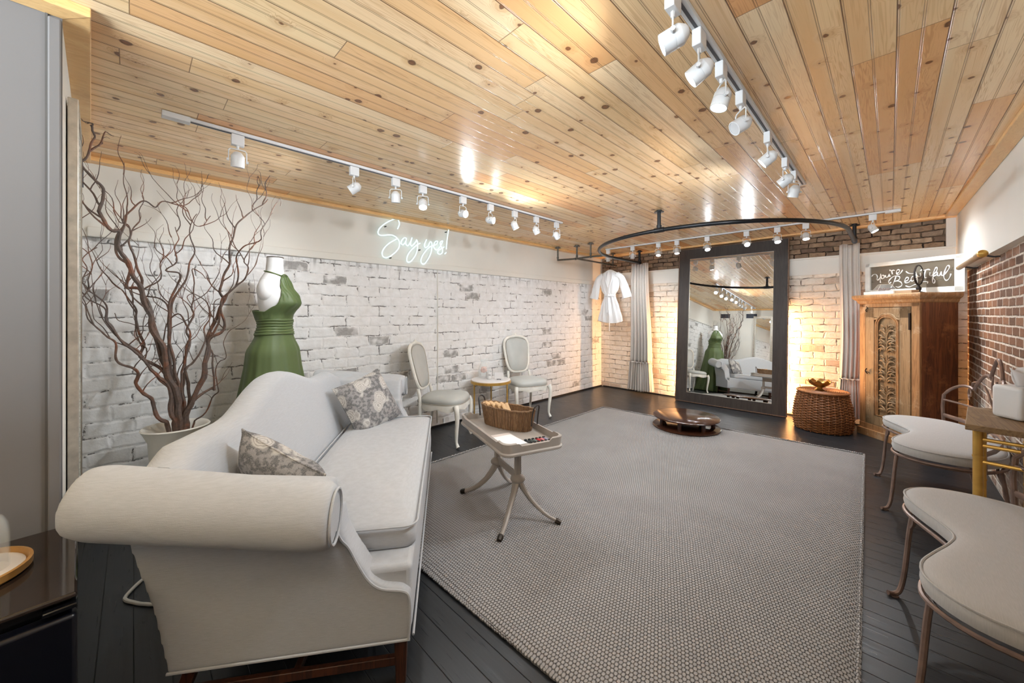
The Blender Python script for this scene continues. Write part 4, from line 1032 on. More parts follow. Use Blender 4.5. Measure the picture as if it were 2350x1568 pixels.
for bi, (L_, r0) in enumerate(BR):
    m = MB(); P = spline([Vector(p) for p in L_], 5)
    P = [p if i < 6 else inside(p + Vector((noise.noise(p * 9), noise.noise(p * 9 + Vector((5, 0, 0))), noise.noise(p * 9 + Vector((0, 7, 0))))) * .020) for i, p in enumerate(P)]
    n = len(P)
    m.tube(P, [max(.0022, r0 * (1 - .86 * (i / n) ** .7) * (1 + .08 * math.sin(i * 1.7))) for i in range(n)], 7)
    k = 0
    for i in range(int(n * .28), n - 1, 5):
        if rb.random() < .46:
            tg = (P[i + 1] - P[i - 1]).normalized()
            d = (tg * .5 + Vector((rb.uniform(-.3, .3), rb.choice((-1, 1)) * rb.uniform(.4, 1), rb.uniform(.1, .9)))).normalized()
            twig(m, P[i], d, rb.uniform(.18, .48), r0 * .26, 0 if rb.random() < .5 else 1)
    tag(m.build('willow_branch', 'bark'), 'curly willow branch standing in the matte white pot behind the sofa', 'branch', 'curly willow branches in the pot')

# ================================================================== NEON SIGN
t = thing('neon_sign', 'ice blue neon sign reading Say yes! high on the left wall', 'sign', (-3.86, 0, 0))
for s in NEON:
    pts = spline([(0, y, z) for y, z in s], 4)
    MB().tube(pts, .0062, 7).build('neon_tube', 'neon', t)
    MB().tube([(-.010, p[1], p[2]) for p in pts], .0045, 6).build('tube_channel', 'acrylic', t)
for (y, z) in ((1.93, 2.325), (2.72, 2.385), (2.35, 2.12), (1.99, 1.99)):
    MB().tube([(-.043, y, z), (.004, y, z)], .006, 8).build('standoff_screw', 'iron', t)

# ================================================================== TRACK LIGHTS
def rail(name, label, a, b, feed, z=H):
    t = thing(name, label, 'track light rail', (0, 0, 0), 0)
    A, B = Vector(a), Vector(b); d = (B - A); L = d.length; ang = math.atan2(d.y, d.x)
    t.location = (A.x, A.y, z); t.rotation_euler = (0, 0, ang)
    MB().box((L / 2, 0, -.011), (L, .036, .018)).build('rail', 'white', t, smooth=False, bevel=.002)
    MB().box((L / 2, -.0, -.0215), (L - .08, .010, .003)).build('slot', 'ink', t, smooth=False)
    if feed is not None:
        MB().box((feed, 0, -.016), (.115, .048, .030)).build('end_feed', 'white', t, bevel=.003)
    return t
rail('track_rail', 'white ceiling track rail along the left wall, end feed at its left', (-2.70, .11), (-2.70, 3.52), .05)
rail('track_rail', 'white ceiling track rail running overhead nearest the camera', (-.50, .4), (-.50, 3.86), None)
rail('track_rail', 'white ceiling track rail along the back wall in front of the mirror', (-3.31, 5.50), (.07, 5.50), 3.33)
heads = []
def head(loc, ang, aim, lit, label, group, power=1.0, cone=150):
    """loc on the rail; ang = rail direction; aim = world direction of the beam"""
    t = thing('track_spotlight', label, 'spotlight', (loc[0], loc[1], H - .021), 0, group)
    R0 = RZ(ang)
    MB().box((0, 0, -.032), (.062, .032, .062), R0).build('adapter', 'white', t, bevel=.003)
    MB().tube([(0, 0, -.06), (0, 0, -.082)], .007, 8).build('stem', 'white', t)
    d = Vector(aim).normalized()
    side = d.cross(Vector((0, 0, 1)))
    side = side.normalized() if side.length > .05 else R0 @ Vector((0, 1, 0))
    piv = Vector((0, 0, -.150))
    y = MB()
    for s in (-1, 1):
        y.tube([side * .0 * s + Vector((0, 0, -.083)), side * .035 * s + Vector((0, 0, -.085)), side * .043 * s + Vector((0, 0, -.095)), side * .043 * s + piv], .0032, 6)
        y.lathe([(.002, 0), (.008, 0), (.008, .012), (.002, .012)], piv + side * (.040 * s if s > 0 else -.052), 8, rot=side.to_track_quat('Z', 'Y').to_matrix())
    y.build('yoke', 'white', t)
    q = d.to_track_quat('Z', 'Y').to_matrix()
    hs = MB().lathe([(.012, -.050), (.020, -.045), (.032, -.028), (.034, -.024), (.034, -.003), (.0325, -.003), (.0325, .0), (.034, .0), (.034, .036), (.0305, .036), (.0305, .032), (.01, .027)], piv, 24, rot=q)
    hs.build('housing', 'white', t)
    MB().lathe([(.001, .032), (.0300, .032), (.0300, .034), (.001, .034)], piv, 20, rot=q).build('lens', 'lens' if lit else 'lens_off', t)
    if lit:
        l = bpy.data.lights.new('lamp_beam', 'SPOT'); l.energy = SPOT_W * power; l.spot_size = math.radians(cone); l.spot_blend = 1.0
        l.shadow_soft_size = .028; l.color = (.90, .955, 1.0)
        lo = bpy.data.objects.new('lamp_beam', l); C.objects.link(lo); lo.parent = t
        lo.location = piv + d * .045; lo.rotation_euler = d.to_track_quat('-Z', 'Y').to_euler()
    return t
G1 = 'spotlights on the left track'; G2 = 'spotlights on the overhead track'; G3 = 'spotlights on the back track'
for i, (y, aim, lit, pw, lab) in enumerate((
    (.43, (-.2, .02, -1), 0, 0, 'unlit white spotlight nearest the end feed of left track'),
    (1.11, (-.50, -.75, -.62), 1, 1.0, 'lit white spotlight turned toward the willow branches, second on left track'),
    (1.43, (-.15, .1, -1), 0, 0, 'unlit white spotlight hanging straight down above left end of the neon sign'),
    (1.67, (.45, -.25, -1.0), 1, .3, 'lit white spotlight left of the row of three facing the camera on left track'),
    (2.08, (.92, .15, -.28), 1, .8, 'lit white spotlight above the sofa far arm on left track'),
    (2.41, (.88, .38, -.24), 1, 1.2, 'brightest white spotlight facing the camera on left track'),
    (2.74, (.20, .42, -.9), 1, .6, 'lit white spotlight angled right, third from far end of left track'),
    (3.07, (.15, .50, -.9), 1, .6, 'lit white spotlight angled right, second from far end of left track'),
    (3.42, (-.08, .80, -.62), 1, .7, 'lit white spotlight at the far end of left track'))):
    head((-2.70, y), PI / 2, aim, lit, lab, G1, pw)
for i, (y, aim, lit, pw, lab) in enumerate((
    (1.24, (-.88, -.35, -.36), 1, .8, 'largest white spotlight at top edge of the photo, aimed left'),
    (1.48, (-.78, -.22, -.55), 1, .8, 'lit white spotlight second from the top on overhead track'),
    (1.737, (-.25, -.2, -1), 1, .1, 'lit white spotlight showing its full round lens on overhead track'),
    (2.03, (-.60, -.55, -.5), 0, 0, 'unlit white spotlight tilted left in the middle of overhead track'),
    (2.59, (-.78, -.12, -.60), 1, 1.6, 'lit white spotlight beyond the gap on overhead track'),
    (3.10, (-.85, .10, -.55), 1, 1.9, 'lit white spotlight next to the far end of overhead track'),
    (3.43, (-.3, .3, -1), 0, 0, 'unlit white spotlight at the far end of overhead track'))):
    head((-.50, y), PI / 2, aim, lit, lab, G2, pw)
for i, (x, aim, lit, pw, lab) in enumerate((
    (-3.27, (-.1, .3, -1), 0, 0, 'pale unlit spotlight at left end of back track, behind the curtain rail'),
    (-2.84, (-.15, .2, -1), 1, .8, 'lit spotlight above the left curtain on back track'),
    (-2.43, (.1, -.35, -1), 1, .6, 'lit spotlight between left curtain and mirror frame on back track'),
    (-2.16, (.1, -.2, -1), 1, .6, 'lit spotlight just left of the mirror frame top corner'),
    (-1.755, (.3, -.5, -.9), 1, .7, 'starry lit spotlight over the left half of the dark mirror frame'),
    (-1.29, (.45, -.75, -.75), 1, .8, 'brightest starry spotlight over the middle of the dark mirror frame'),
    (-.965, (.25, -.4, -1), 1, .7, 'lit spotlight over the right corner of the dark mirror frame'),
    (-.69, (.1, -.3, -1), 1, .7, 'lit spotlight between mirror frame and right curtain'),
    (-.13, (.45, -.1, -.8), 1, 1.3, 'lit spotlight above the carved armoire on back track'))):
    head((x, 5.50), 0, aim, lit, lab, G3, pw)

# ================================================================== CURVED PIPE RAIL
RZt = 2.24
t = thing('curved_curtain_rail', 'black iron pipe curtain rail curving out from the back wall', 'curtain rail', (-1.65, 5.18, RZt))
arc = [(-1.35, .87, 0)] + [(-1.35 * math.cos(PI * k / 48), -1.35 * math.sin(PI * k / 48), 0) for k in range(49)] + [(1.35, .87, 0)]
MB().tube(arc, .021, 12).build('bent_pipe', 'blackpipe', t)
def drop(par, x, y, ztop, flange=True, mat='blackpipe', r=.019):
    m = MB(); m.tube([(x, y, -.01), (x, y, ztop)], r, 10)
    m.tube([(x, y, .028), (x, y, .050)], r * 1.35, 10); m.build('drop_pipe', mat, par)
    MB().lathe([(.01, 0), (.048, 0), (.048, .008), (.026, .010), (.026, .022), (.01, .022)], (x, y, ztop - .022), 20, rot=None).build('flange', mat, par)
drop(t, -.035, -1.35, H - RZt); drop(t, -1.35, .87, H - RZt); drop(t, 1.35, .87, H - RZt)
MB().tube([(-.085, -1.348, 0), (.015, -1.35, 0)], .027, 12).build('tee_fitting', 'blackpipe', t)
for sx in (-1, 1): MB().tube([(1.35 * sx, .84, 0), (1.35 * sx, .895, 0)], .027, 12).build('elbow_fitting', 'blackpipe', t)
# hanging rail for the robe
t = thing('pipe_clothes_rail', 'weathered iron pipe clothes rail in the left back corner', 'clothes rail', (-3.45, 4.88, 2.235))
MB().tube([(-.305, -.09, 0), (.0, .0, 0), (.27, -.03, 0), (.44, .02, 0)], .014, 10).build('cross_pipe', 'greypipe', t)
MB().tube([(0, 0, 0), (0, 1.20, 0)], .014, 10).build('hanging_pipe', 'greypipe', t)
for (x, y) in ((-.305, -.09), (0, 0), (.27, -.03), (0, 1.08)):
    drop(t, x, y, H - 2.235, mat='greypipe', r=.013)
for (x, y) in ((-.02, -.006), (.27, -.03)): MB().ell((x, y, 0), (.026, .026, .02)).build('tee_fitting', 'greypipe', t)

# ================================================================== ROBE
t = thing('clothes_hanger', 'white clothes hanger with steel hook holding the robe', 'hanger', (-3.45, 5.86, 2.235))
hk = [(.002, 0, -.095)] + [(.026 * math.sin(a), 0, -.012 + .026 * math.cos(a)) for a in [PI * .9 - k * PI * 1.45 / 12 for k in range(13)]]
MB().tube(spline(hk, 2), .0025, 6).build('hook', 'iron', t)
MB().tube(spline([(-.19, 0, -.185), (-.1, 0, -.135), (0, 0, -.095), (.1, 0, -.135), (.19, 0, -.185)], 4), .008, 8).build('shoulder_bar', 'whitewood', t)
t = thing('short_robe', 'short white satin robe tied at the waist, hanging in the corner', 'robe', (-3.45, 5.86, 0))
tab = [(1.235, .235, .05), (1.30, .225, .055), (1.50, .165, .05), (1.66, .100, .042), (1.70, .095, .042), (1.80, .16, .05), (1.95, .195, .055), (2.02, .175, .045), (2.08, .115, .035), (2.12, .05, .022)]
R = []
for j in range(50):
    z = lerp(1.235, 2.12, j / 49); w_, d_ = prof(z, tab); ring = []
    for k in range(56):
        a = 2 * PI * k / 56
        f = .010 * math.sin(a * 11 + z * 4) * (1.6 if z < 1.68 else .7) * (1 - .6 * abs(z - 1.68) if True else 1)
        zz = z + (.02 * math.sin(a * 2 + 1) if j == 0 else 0)
        ring.append((w_ * math.cos(a) + f * math.cos(a), (d_ + f) * math.sin(a), zz))
    R.append(ring)
MB().loft(R).build('robe_body', 'robe', t)
for sx in (-1, 1):
    R = []
    pts = spline([(sx * .13, 0, 2.05), (sx * .215, 0, 1.99), (sx * .265, 0, 1.86), (sx * .30, 0, 1.74), (sx * .325, 0, 1.645)], 5)
    for i, p in enumerate(pts):
        q = i / (len(pts) - 1); w_ = lerp(.050, .085, q); ring = []
        tg = (pts[min(i + 1, len(pts) - 1)] - pts[max(i - 1, 0)]).normalized(); nx = Vector((tg.z, 0, -tg.x))
        for k in range(24):
            a = 2 * PI * k / 24; f = 1 + .10 * math.sin(5 * a + i * .4)
            ring.append(p + nx * w_ * math.cos(a) * f + Vector((0, 1, 0)) * .035 * math.sin(a) * f)
        R.append(ring)
    MB().loft(R).build('sleeve', 'robe', t)
cl = MB(); cl.tube(spline([(.03, -.045, 1.70), (-.015, -.062, 1.85), (-.06, -.058, 1.99), (-.055, -.03, 2.10), (-.03, .02, 2.125), (.03, .02, 2.125), (.055, -.03, 2.10), (.07, -.058, 1.99), (.02, -.062, 1.83), (-.01, -.048, 1.70)], 4), .014, 6, flat=.4)
cl.build('collar', 'robe', t)
bl = MB(); ring = [((.106) * math.cos(2 * PI * k / 32), (.052) * math.sin(2 * PI * k / 32), 1.69 + .004 * math.sin(k)) for k in range(32)]
bl.tube(ring, .016, 6, closed=True, flat=.5); bl.ell((.0, -.062, 1.69), (.022, .014, .018))
bl.tube(spline([(0, -.066, 1.69), (.012, -.072, 1.50), (.03, -.07, 1.30), (.028, -.066, 1.08)], 4), .008, 5)
bl.tube(spline([(0, -.066, 1.69), (-.02, -.072, 1.55), (-.012, -.07, 1.40)], 4), .008, 5)
bl.build('belt', 'robe', t)
MB().box((0, -.012, 2.095), (.05, .004, .02)).build('neck_tag', 'taupe', t)

# ================================================================== CURTAINS
def curtain(label, x0, x1, b0, b1, y, ztop, zbot, seed, npl):
    t = thing('linen_curtain', label, 'curtain', (0, 0, 0), 0, 'linen curtains on the pipe rail')
    rn = random.Random(seed); ph = [rn.uniform(0, 6) for _ in range(6)]
    def sheet(z0, z1, amp, wadd, n, extra=0):
        R = []; NX = 120; NZ = 26
        for j in range(NZ + 1):
            v = j / NZ; z = lerp(z0, z1, v); row = []; g = (ztop - z) / (ztop - zbot)
            lo = lerp(x0, b0, g) - wadd * v; hi = lerp(x1, b1, g) + wadd * v
            for i in range(NX + 1):
                u = i / NX
                a = (amp if b1 - b0 > .3 else amp * .5) * (.7 + .5 * v) * (math.sin(u * n * 2 * PI + ph[0] + .8 * math.sin(u * 5 + ph[1])) + .35 * math.sin(u * n * 4.6 * PI + ph[2] + v))
                xx = lerp(lo, hi, u) + .006 * math.sin(u * n * 2 * PI + ph[3]) + .01 * math.sin(v * 5 + ph[4]) * extra
                zz = z + (.01 * math.sin(u * 9) if v in (0, 1) else 0)
                row.append((xx, y + a, zz))
            R.append(row)
        return MB().loft(R, closed=False)
    zr = zbot + .47
    sheet(ztop, zr, .028, .0, npl, 1).build('curtain_panel', 'curtain', t, solid=.004)
    sheet(zr + .015, zbot, .034, .022, npl + 4, 0).build('ruffle', 'curtain', t, solid=.004)
    MB().tube([(lerp(b0, x0, .22) + (b1 - b0) * k / 12, y - .030 + .012 * math.sin(k * 2.2), zr + .012) for k in range(13)], .006, 6).build('ruffle_seam', 'curtain', t)
    return t
curtain('oatmeal linen curtain hanging left of the mirror, warm lit on its right', -3.16, -2.86, -3.22, -2.80, 6.08, 2.225, .07, 3, 6)
curtain('oatmeal linen curtain hanging between wicker hamper and armoire', -.43, -.245, -.45, -.25, 6.17, 2.225, .10, 5, 4)

# ================================================================== LARGE FLOOR MIRROR
def floor_mirror():
    W, Hh, fw = 1.43, 2.40, .155; lean = math.radians(-4.2)
    t = thing('floor_mirror', 'huge dark wood framed floor mirror leaning on the back wall', 'mirror', (-1.69, 6.10, .004), 0)
    t.rotation_euler = (lean, 0, 0)
    fr = MB()
    fr.box((-W / 2 + fw / 2, 0, Hh / 2), (fw, .045, Hh)); fr.box((W / 2 - fw / 2, 0, Hh / 2), (fw, .045, Hh))
    fr.box((0, 0, fw / 2), (W - 2 * fw, .045, fw)); fr.box((0, 0, Hh - fw / 2), (W - 2 * fw, .045, fw))
    fr.build('frame', 'mirrorframe', t, smooth=False, bevel=.003)
    rp = MB()
    def rope(a, b):
        a, b = Vector(a), Vector(b); n = int((b - a).length / .009)
        rp.tube([a.lerp(b, k / n) for k in range(n + 1)], [.011 if k % 2 else .0075 for k in range(n + 1)], 6)
    y = -.018; o = W / 2 + .006
    rope((-o, y, 0.01), (-o, y, Hh)); rope((o, y, 0.01), (o, y, Hh)); rope((-o, y, .008), (o, y, .008)); rope((-o, y, Hh + .004), (o, y, Hh + .004))
    rp.build('rope_edge', 'rope', t)
    i = W / 2 - fw
    MB().box((0, -.006, Hh / 2), (2 * i + .02, .012, Hh - 2 * fw + .02)).build('mirror_glass', 'mirror', t, smooth=False)
    b = MB()
    for s in (-1, 1): b.box((s * i, -.016, Hh / 2), (.008, .010, Hh - 2 * fw))
    for z in (fw, Hh - fw): b.box((0, -.016, z), (2 * i, .010, .008))
    b.build('inner_bead', 'silverframe', t, smooth=False)
floor_mirror()
# warm lamps glowing behind the mirror
for (x, z, lab, pw) in ((-2.31, .72, 'warm light strip hidden behind left edge of the floor mirror', 1.0), (-1.06, .72, 'warm light strip hidden behind right edge of the floor mirror', 1.0)):
    t = thing('light_strip', lab, 'lamp', (x, 6.255, 0), 0, 'warm light strips behind the mirror')
    MB().box((0, 0, z), (.014, .012, 1.35)).build('diffuser', 'warmlamp', t, smooth=False)
    l = bpy.data.lights.new('strip_glow', 'AREA'); l.shape = 'RECTANGLE'; l.size = .03; l.size_y = 1.35; l.energy = WARM_W * pw; l.color = (1.0, .50, .18); l.spread = math.radians(150)
    lo = bpy.data.objects.new('strip_glow', l); C.objects.link(lo); lo.parent = t
    sx = -1 if x < -1.6 else 1
    lo.location = (sx * .012, -.01, z); lo.rotation_euler = (PI / 2, 0, -sx * PI / 2.45)

# ================================================================== ROUND PODIUM
t = thing('round_podium', 'low round two-tier dark wood podium on the rug edge', 'podium', (-1.74, 4.70, .017))
def disc(z, r):
    return MB().lathe([(.01, z), (r - .012, z), (r, z + .006), (r, z + .014), (r - .012, z + .022), (.01, z + .022)], seg=64)
disc(0, .375).build('base_disc', 'podium', t); disc(.115, .368).build('top_disc', 'podium', t)
for k in range(7):
    a = 2 * PI * k / 7 + .35
    MB().lathe([(.024, .021), (.024, .116)], (.29 * math.cos(a), .29 * math.sin(a), 0), 14).build('post', 'podium', t)

# ================================================================== WICKER HAMPER + BRASS BOWL
def hamper():
    t = thing('wicker_hamper', 'round lidded brown wicker hamper right of the floor mirror', 'hamper', (-.575, 5.84, 0))
    prf = [(0, .262), (.05, .275), (.15, .283), (.28, .270), (.40, .243), (.44, .235)]
    ns = 30; rows = 30
    def rad(z): return prof(z, prf)[0]
    weave = MB()
    for j in range(rows):
        z = .012 + .425 * j / (rows - 1); r = rad(z)
        n = ns * 3
        weave.tube([((r + .0085 * math.cos(ns / 2 * 2 * PI * k / n + PI * j)) * math.cos(2 * PI * k / n), (r + .0085 * math.cos(ns / 2 * 2 * PI * k / n + PI * j)) * math.sin(2 * PI * k / n), z) for k in range(n)], .0058, 5, closed=True)
    weave.build('woven_sides', 'wicker', t)
    MB().lathe([(rad(z) - .012, z) for z in (.01, .1, .2, .3, .4, .436)], seg=30).build('gap_shade_core', 'darkwood', t)  # dark core added as painted shade in the gaps of the weave
    st = MB()
    for k in range(ns):
        a = 2 * PI * k / ns
        st.tube([(rad(z) * math.cos(a), rad(z) * math.sin(a), z) for z in (0, .08, .16, .24, .32, .40, .44)], .0065, 5)
    st.build('stakes', 'wicker', t)
    lid = MB().lathe([(.002, .452), (.225, .449), (.238, .446), (.238, .438), (.002, .438)], seg=40)
    lo = lid.build('lid', 'wicker', t)
    rm = MB(); rm.tube([(.242 * math.cos(2 * PI * k / 60), .242 * math.sin(2 * PI * k / 60), .450 + .002 * (k % 2)) for k in range(60)], .011, 7, closed=True)
    for q in range(11):
        r = .02 + q * .019
        rm.tube([(r * math.cos(2 * PI * k / 36), r * math.sin(2 * PI * k / 36), .453 + .002 * math.cos(k * PI + q * PI)) for k in range(36)], .006, 4, closed=True)
    rm.build('lid_weave', 'wicker', lo)
hamper()
t = thing('brass_bowl', 'scalloped brass footed bowl with ring handles on wicker hamper', 'bowl', (-.60, 5.83, .462))
R = []
for (r, z) in ((.045, 0), (.048, .006), (.030, .020), (.026, .030), (.055, .045), (.090, .070), (.106, .095), (.110, .112), (.106, .112), (.088, .075), (.05, .052), (.004, .046)):
    R.append([(r * math.cos(2 * PI * k / 64), r * math.sin(2 * PI * k / 64), z + (.013 * math.cos(8 * 2 * PI * k / 64) if z > .09 else 0)) for k in range(64)])
MB().loft(R).build('bowl_body', 'brass', t)
for s in (-1, 1):
    MB().tube([(s * .112, s * .02, .098), (s * .124, s * .02, .112), (s * .132, s * .02, .098), (s * .130, s * .02, .06)], .004, 6).build('bowl_handle', 'brass', t)

# ================================================================== ARMOIRE
AO = Vector((-.25, 5.955, 0)); AA = -PI / 4    # local x along the front face, y to the back
def armoire():
    t = thing('carved_armoire', 'tall wooden armoire with carved leaf door panel across the corner', 'armoire', AO, AA)
    W, D, Ht = .645, .36, 1.52
    f = MB()
    f.box((.035, .02, Ht / 2), (.07, .04, Ht)); f.box((W - .04, .02, Ht / 2), (.08, .04, Ht))
    f.box((W / 2, .02, .07), (W, .05, .14)); f.box((W / 2, .02, Ht - .035), (W, .04, .07))
    f.build('front_frame', 'armfront', t, smooth=False, bevel=.004)
    s = MB(); s.box((W - .01, D / 2 + .02, Ht / 2), (.022, D, Ht)); s.box((.011, D / 2 + .02, Ht / 2), (.022, D, Ht)); s.box((W / 2, D + .01, Ht / 2), (W, .02, Ht)); s.box((W / 2, D / 2, .06), (W - .02, D - .02, .02))
    s.build('side_panel', 'armside', t, smooth=False)
    def corn(o, z0, z1): return [(-o, -o, z0), (W + o, -o, z0), (W + o, D + .02, z0), (-o, D + .02, z0)]
    c = MB().loft([corn(.0, 1.49, 0), corn(.012, 1.50, 0), corn(.018, 1.525, 0), corn(.040, 1.545, 0), (corn(.05, 1.56, 0)), corn(.05, 1.578, 0), corn(.044, 1.590, 0)])
    c.build('cornice', 'armfront', t, smooth=False)
    MB().box((W / 2, -.012, .04), (W + .02, .03, .08)).build('plinth', 'armfront', t, smooth=False, bevel=.004)
    # door
    dx0, dx1, z0, z1 = .075, W - .085, .145, 1.445
    dr = MB(); cx = (dx0 + dx1) / 2
    dr.box(((dx0 + .05), .012, (z0 + z1) / 2), (.10, .03, z1 - z0)); dr.box((dx1 - .055, .012, (z0 + z1) / 2), (.11, .03, z1 - z0))
    dr.box((cx, .012, z0 + .05), (dx1 - dx0, .03, .10)); dr.box((cx, .012, z1 - .055), (dx1 - dx0, .03, .11))
    dr.box((cx, .024, (z0 + z1) / 2), (dx1 - dx0 - .1, .012, z1 - z0 - .1))
    do = dr.build('door', 'armcarve', t, smooth=False, bevel=.003)
    pw = .088; pz0, pz1 = .28, 1.27
    md = MB()
    for q, r in ((pw + .034, .010), (pw + .016, .007)):
        pts = [(cx - q, 0, pz0 - .02), (cx - q, 0, pz1 - .02)] + [(cx - q * math.cos(PI * k / 16), 0, pz1 - .02 + q * .95 * math.sin(PI * k / 16)) for k in range(1, 16)] + [(cx + q, 0, pz1 - .02), (cx + q, 0, pz0 - .02)]
        md.tube(pts, r, 6, closed=True)
    md.build('panel_moulding', 'armfront', do)
    arch = MB(); pts = [(cx - .14, .004, 1.32), (cx - .10, .0, 1.325), (cx - .06, 0, 1.365), (cx, 0, 1.378), (cx + .06, 0, 1.365), (cx + .10, 0, 1.325), (cx + .14, .004, 1.32)]
    arch.tube(spline(pts, 4), .012, 6); arch.build('arch_moulding', 'armcarve', do)
    cv = MB(); rc = random.Random(4)
    def leaf(x, z, a, ln, wd):
        for s in (1, -1):
            P = []
            n = 7
            for i in range(n):
                q = i / (n - 1); b = a + .9 * q * q
                P.append((cx + s * (x + math.sin(b) * ln * q), .006 - .014 * math.sin(PI * q), z + math.cos(b) * ln * q))
            cv.tube(P, [wd * 1.25 * (.25 + math.sin(PI * min(1, .12 + i / (n - 1) * .9))) * .8 for i in range(n)], 5)
    for m in range(3):
        zc = pz0 + .02 + m * .33
        for (x, z, a, l, w_) in ((.004, 0, .1, .12, .007), (.008, .01, .7, .10, .008), (.01, .03, 1.2, .075, .008), (.006, .08, .3, .11, .007), (.02, .09, .9, .075, .008), (.035, .14, .2, .08, .007), (.012, .15, 1.1, .075, .007), (.004, .17, .2, .11, .006), (.03, .2, -.4, .085, .006), (.012, .22, .8, .08, .007), (.05, .06, -.2, .09, .006), (.02, .26, .3, .07, .006)):
            leaf(x, zc + z, a, l, w_)
        cv.tube([(cx, .004, zc), (cx, .0, zc + .3)], .006, 6)
        for s in (1, -1):
            cv.tube([(cx + s * (.045 + .030 * math.cos(k * .5)) * 1.0, .004, zc + .13 + .030 * math.sin(k * .5) * (1 + k * .05)) for k in range(12)], .005, 5)
            cv.tube([(cx + s * (.052 + .022 * math.cos(1 + k * .5)), .004, zc + .26 + .022 * math.sin(1 + k * .5)) for k in range(11)], .005, 5)
    cv.build('carved_leaves', 'armcarve', do)
    MB().box((cx, .016, (pz0 + pz1) / 2 + .02), (pw * 2, .006, pz1 - pz0 + .1)).build('panel_ground', 'armcarve', do, smooth=False)
    MB().box((dx1 - .004, -.006, 1.30), (.016, .012, .17)).build('hinge', 'iron', do, smooth=False)
    MB().tube(spline([(dx0 + .02, -.006, 1.40), (dx0 + .01, -.012, 1.42), (dx0 + .03, -.012, 1.44), (dx0 + .015, -.008, 1.46)], 3), .004, 5).build('latch', 'iron', do)
    h = MB(); h.tube(spline([(dx0 + .03, -.01, .70), (dx0 + .015, -.02, .73), (dx0 + .03, -.018, .76)], 3), .005, 5); h.tube([(dx0 + .015, -.02, .73), (dx0 + .055, -.014, .715)], .004, 5)
    h.build('handle', 'iron', do)
armoire()
AT = 1.592
def A2W(x, y, z): return RZ(AA) @ Vector((x, y, 0)) + Vector((AO.x, AO.y, z))
# white boards lying on top
o = MB().box((0, 0, .018), (.34, .10, .035)).build('white_board', 'whitewood', loc=A2W(.19, .075, AT), rot=(0, 0, AA), smooth=False, bevel=.002)
tag(o, 'white painted board lying along the front of the armoire top', 'board')
o = MB().box((0, 0, .016), (.17, .08, .030)).build('taupe_board', plain('tan_board', rgb(150, 124, 96), .5), loc=A2W(.45, .075, AT), rot=(0, 0, AA), smooth=False, bevel=.002)
tag(o, 'short tan board on armoire top between white board and mirror stand', 'board')
# old window with lettering
FA = Vector((-.19, 6.17)); FD = Vector((.8545, -.5195)); FANG = math.atan2(FD.y, FD.x)
t = thing('old_window_sign', 'old white window sash lettered You\'re Beautiful leaning above the armoire', 'sign', (FA.x, FA.y, 0), FANG)
fw = MB()
U0, U1, Z0, Z1 = -.012, .830, 1.600, 1.965
fw.box(((U0 + U1) / 2, 0, Z1 - .020), (U1 - U0, .032, .040)); fw.box(((U0 + U1) / 2, 0, Z0 + .027), (U1 - U0, .032, .054))
fw.box((U0 + .022, 0, (Z0 + Z1) / 2), (.044, .032, Z1 - Z0)); fw.box((U1 - .036, 0, (Z0 + Z1) / 2), (.072, .032, Z1 - Z0))
fw.build('sash_frame', 'whitewood', t, smooth=False, bevel=.003)
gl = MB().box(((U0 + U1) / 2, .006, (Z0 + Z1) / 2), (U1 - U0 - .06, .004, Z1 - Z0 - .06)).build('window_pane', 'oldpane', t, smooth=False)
lt = MB()
for s in SIGN:
    pts = spline([(u, .0015, z) for u, z in s], 4); n = len(pts)
    lt.tube(pts, [.0042 + .0018 * math.sin(i * .7) for i in range(n)], 6, flat=.5)
lt.build('lettering', 'chalk', t)
# vanity mirror on a stand
t = thing('vanity_mirror', 'round dark-framed vanity mirror on a turned stand on armoire', 'mirror', A2W(.45, .20, AT), 0)
t.rotation_euler = (0, 0, math.radians(68))
MB().lathe([(.005, 0), (.062, 0), (.058, .008), (.03, .016), (.014, .022), (.020, .040), (.022, .055), (.010, .075), (.009, .092), (.003, .095)], seg=24).build('stand', 'iron', t)
rg = [(0, .088 * math.cos(2 * PI * k / 40), .190 + .100 * math.sin(2 * PI * k / 40)) for k in range(40)]
rg = [(x, y, z) for x, y, z in rg]
MB().tube([(p[1], 0, p[2]) for p in rg], .0085, 8, closed=True).build('mirror_rim', 'iron', t)
gm = MB().loft([[(.084 * math.cos(2 * PI * k / 40), y, .190 + .096 * math.sin(2 * PI * k / 40)) for k in range(40)] for y in (-.004, .004)])
gm.build('mirror_glass', 'mirror', t, smooth=False)
# terrarium of dried flowers
t = thing('glass_terrarium', 'small geometric glass box of dried rust flowers on armoire', 'terrarium', A2W(.085, .205, AT), .4)
e = MB(); b_ = [(-.075, -.05), (.075, -.05), (.075, .05), (-.075, .05)]; tp = [(-.045, -.03), (.045, -.03), (.045, .03), (-.045, .03)]
md = [(-.085, -.058), (.085, -.058), (.085, .058), (-.085, .058)]
for k in range(4):
    k2 = (k + 1) % 4
    for A_, B_ in (((*b_[k], .003), (*b_[k2], .003)), ((*md[k], .05), (*md[k2], .05)), ((*tp[k], .12), (*tp[k2], .12)), ((*b_[k], .003), (*md[k], .05)), ((*md[k], .05), (*tp[k], .12))):
        e.tube([A_, B_], .0022, 5)
e.build('wire_edges', 'silverframe', t)
MB().loft([[(x, y, .003) for x, y in b_], [(x, y, .05) for x, y in md], [(x, y, .12) for x, y in tp]]).build('glass_panes', 'pane', t, smooth=False)
d_ = MB()
for k in range(34):
    d_.ell((random.uniform(-.06, .06), random.uniform(-.035, .035), random.uniform(.018, .072)), (.015, .015, .012), 6, 5)
d_.build('dried_flowers', 'driedflower', t)

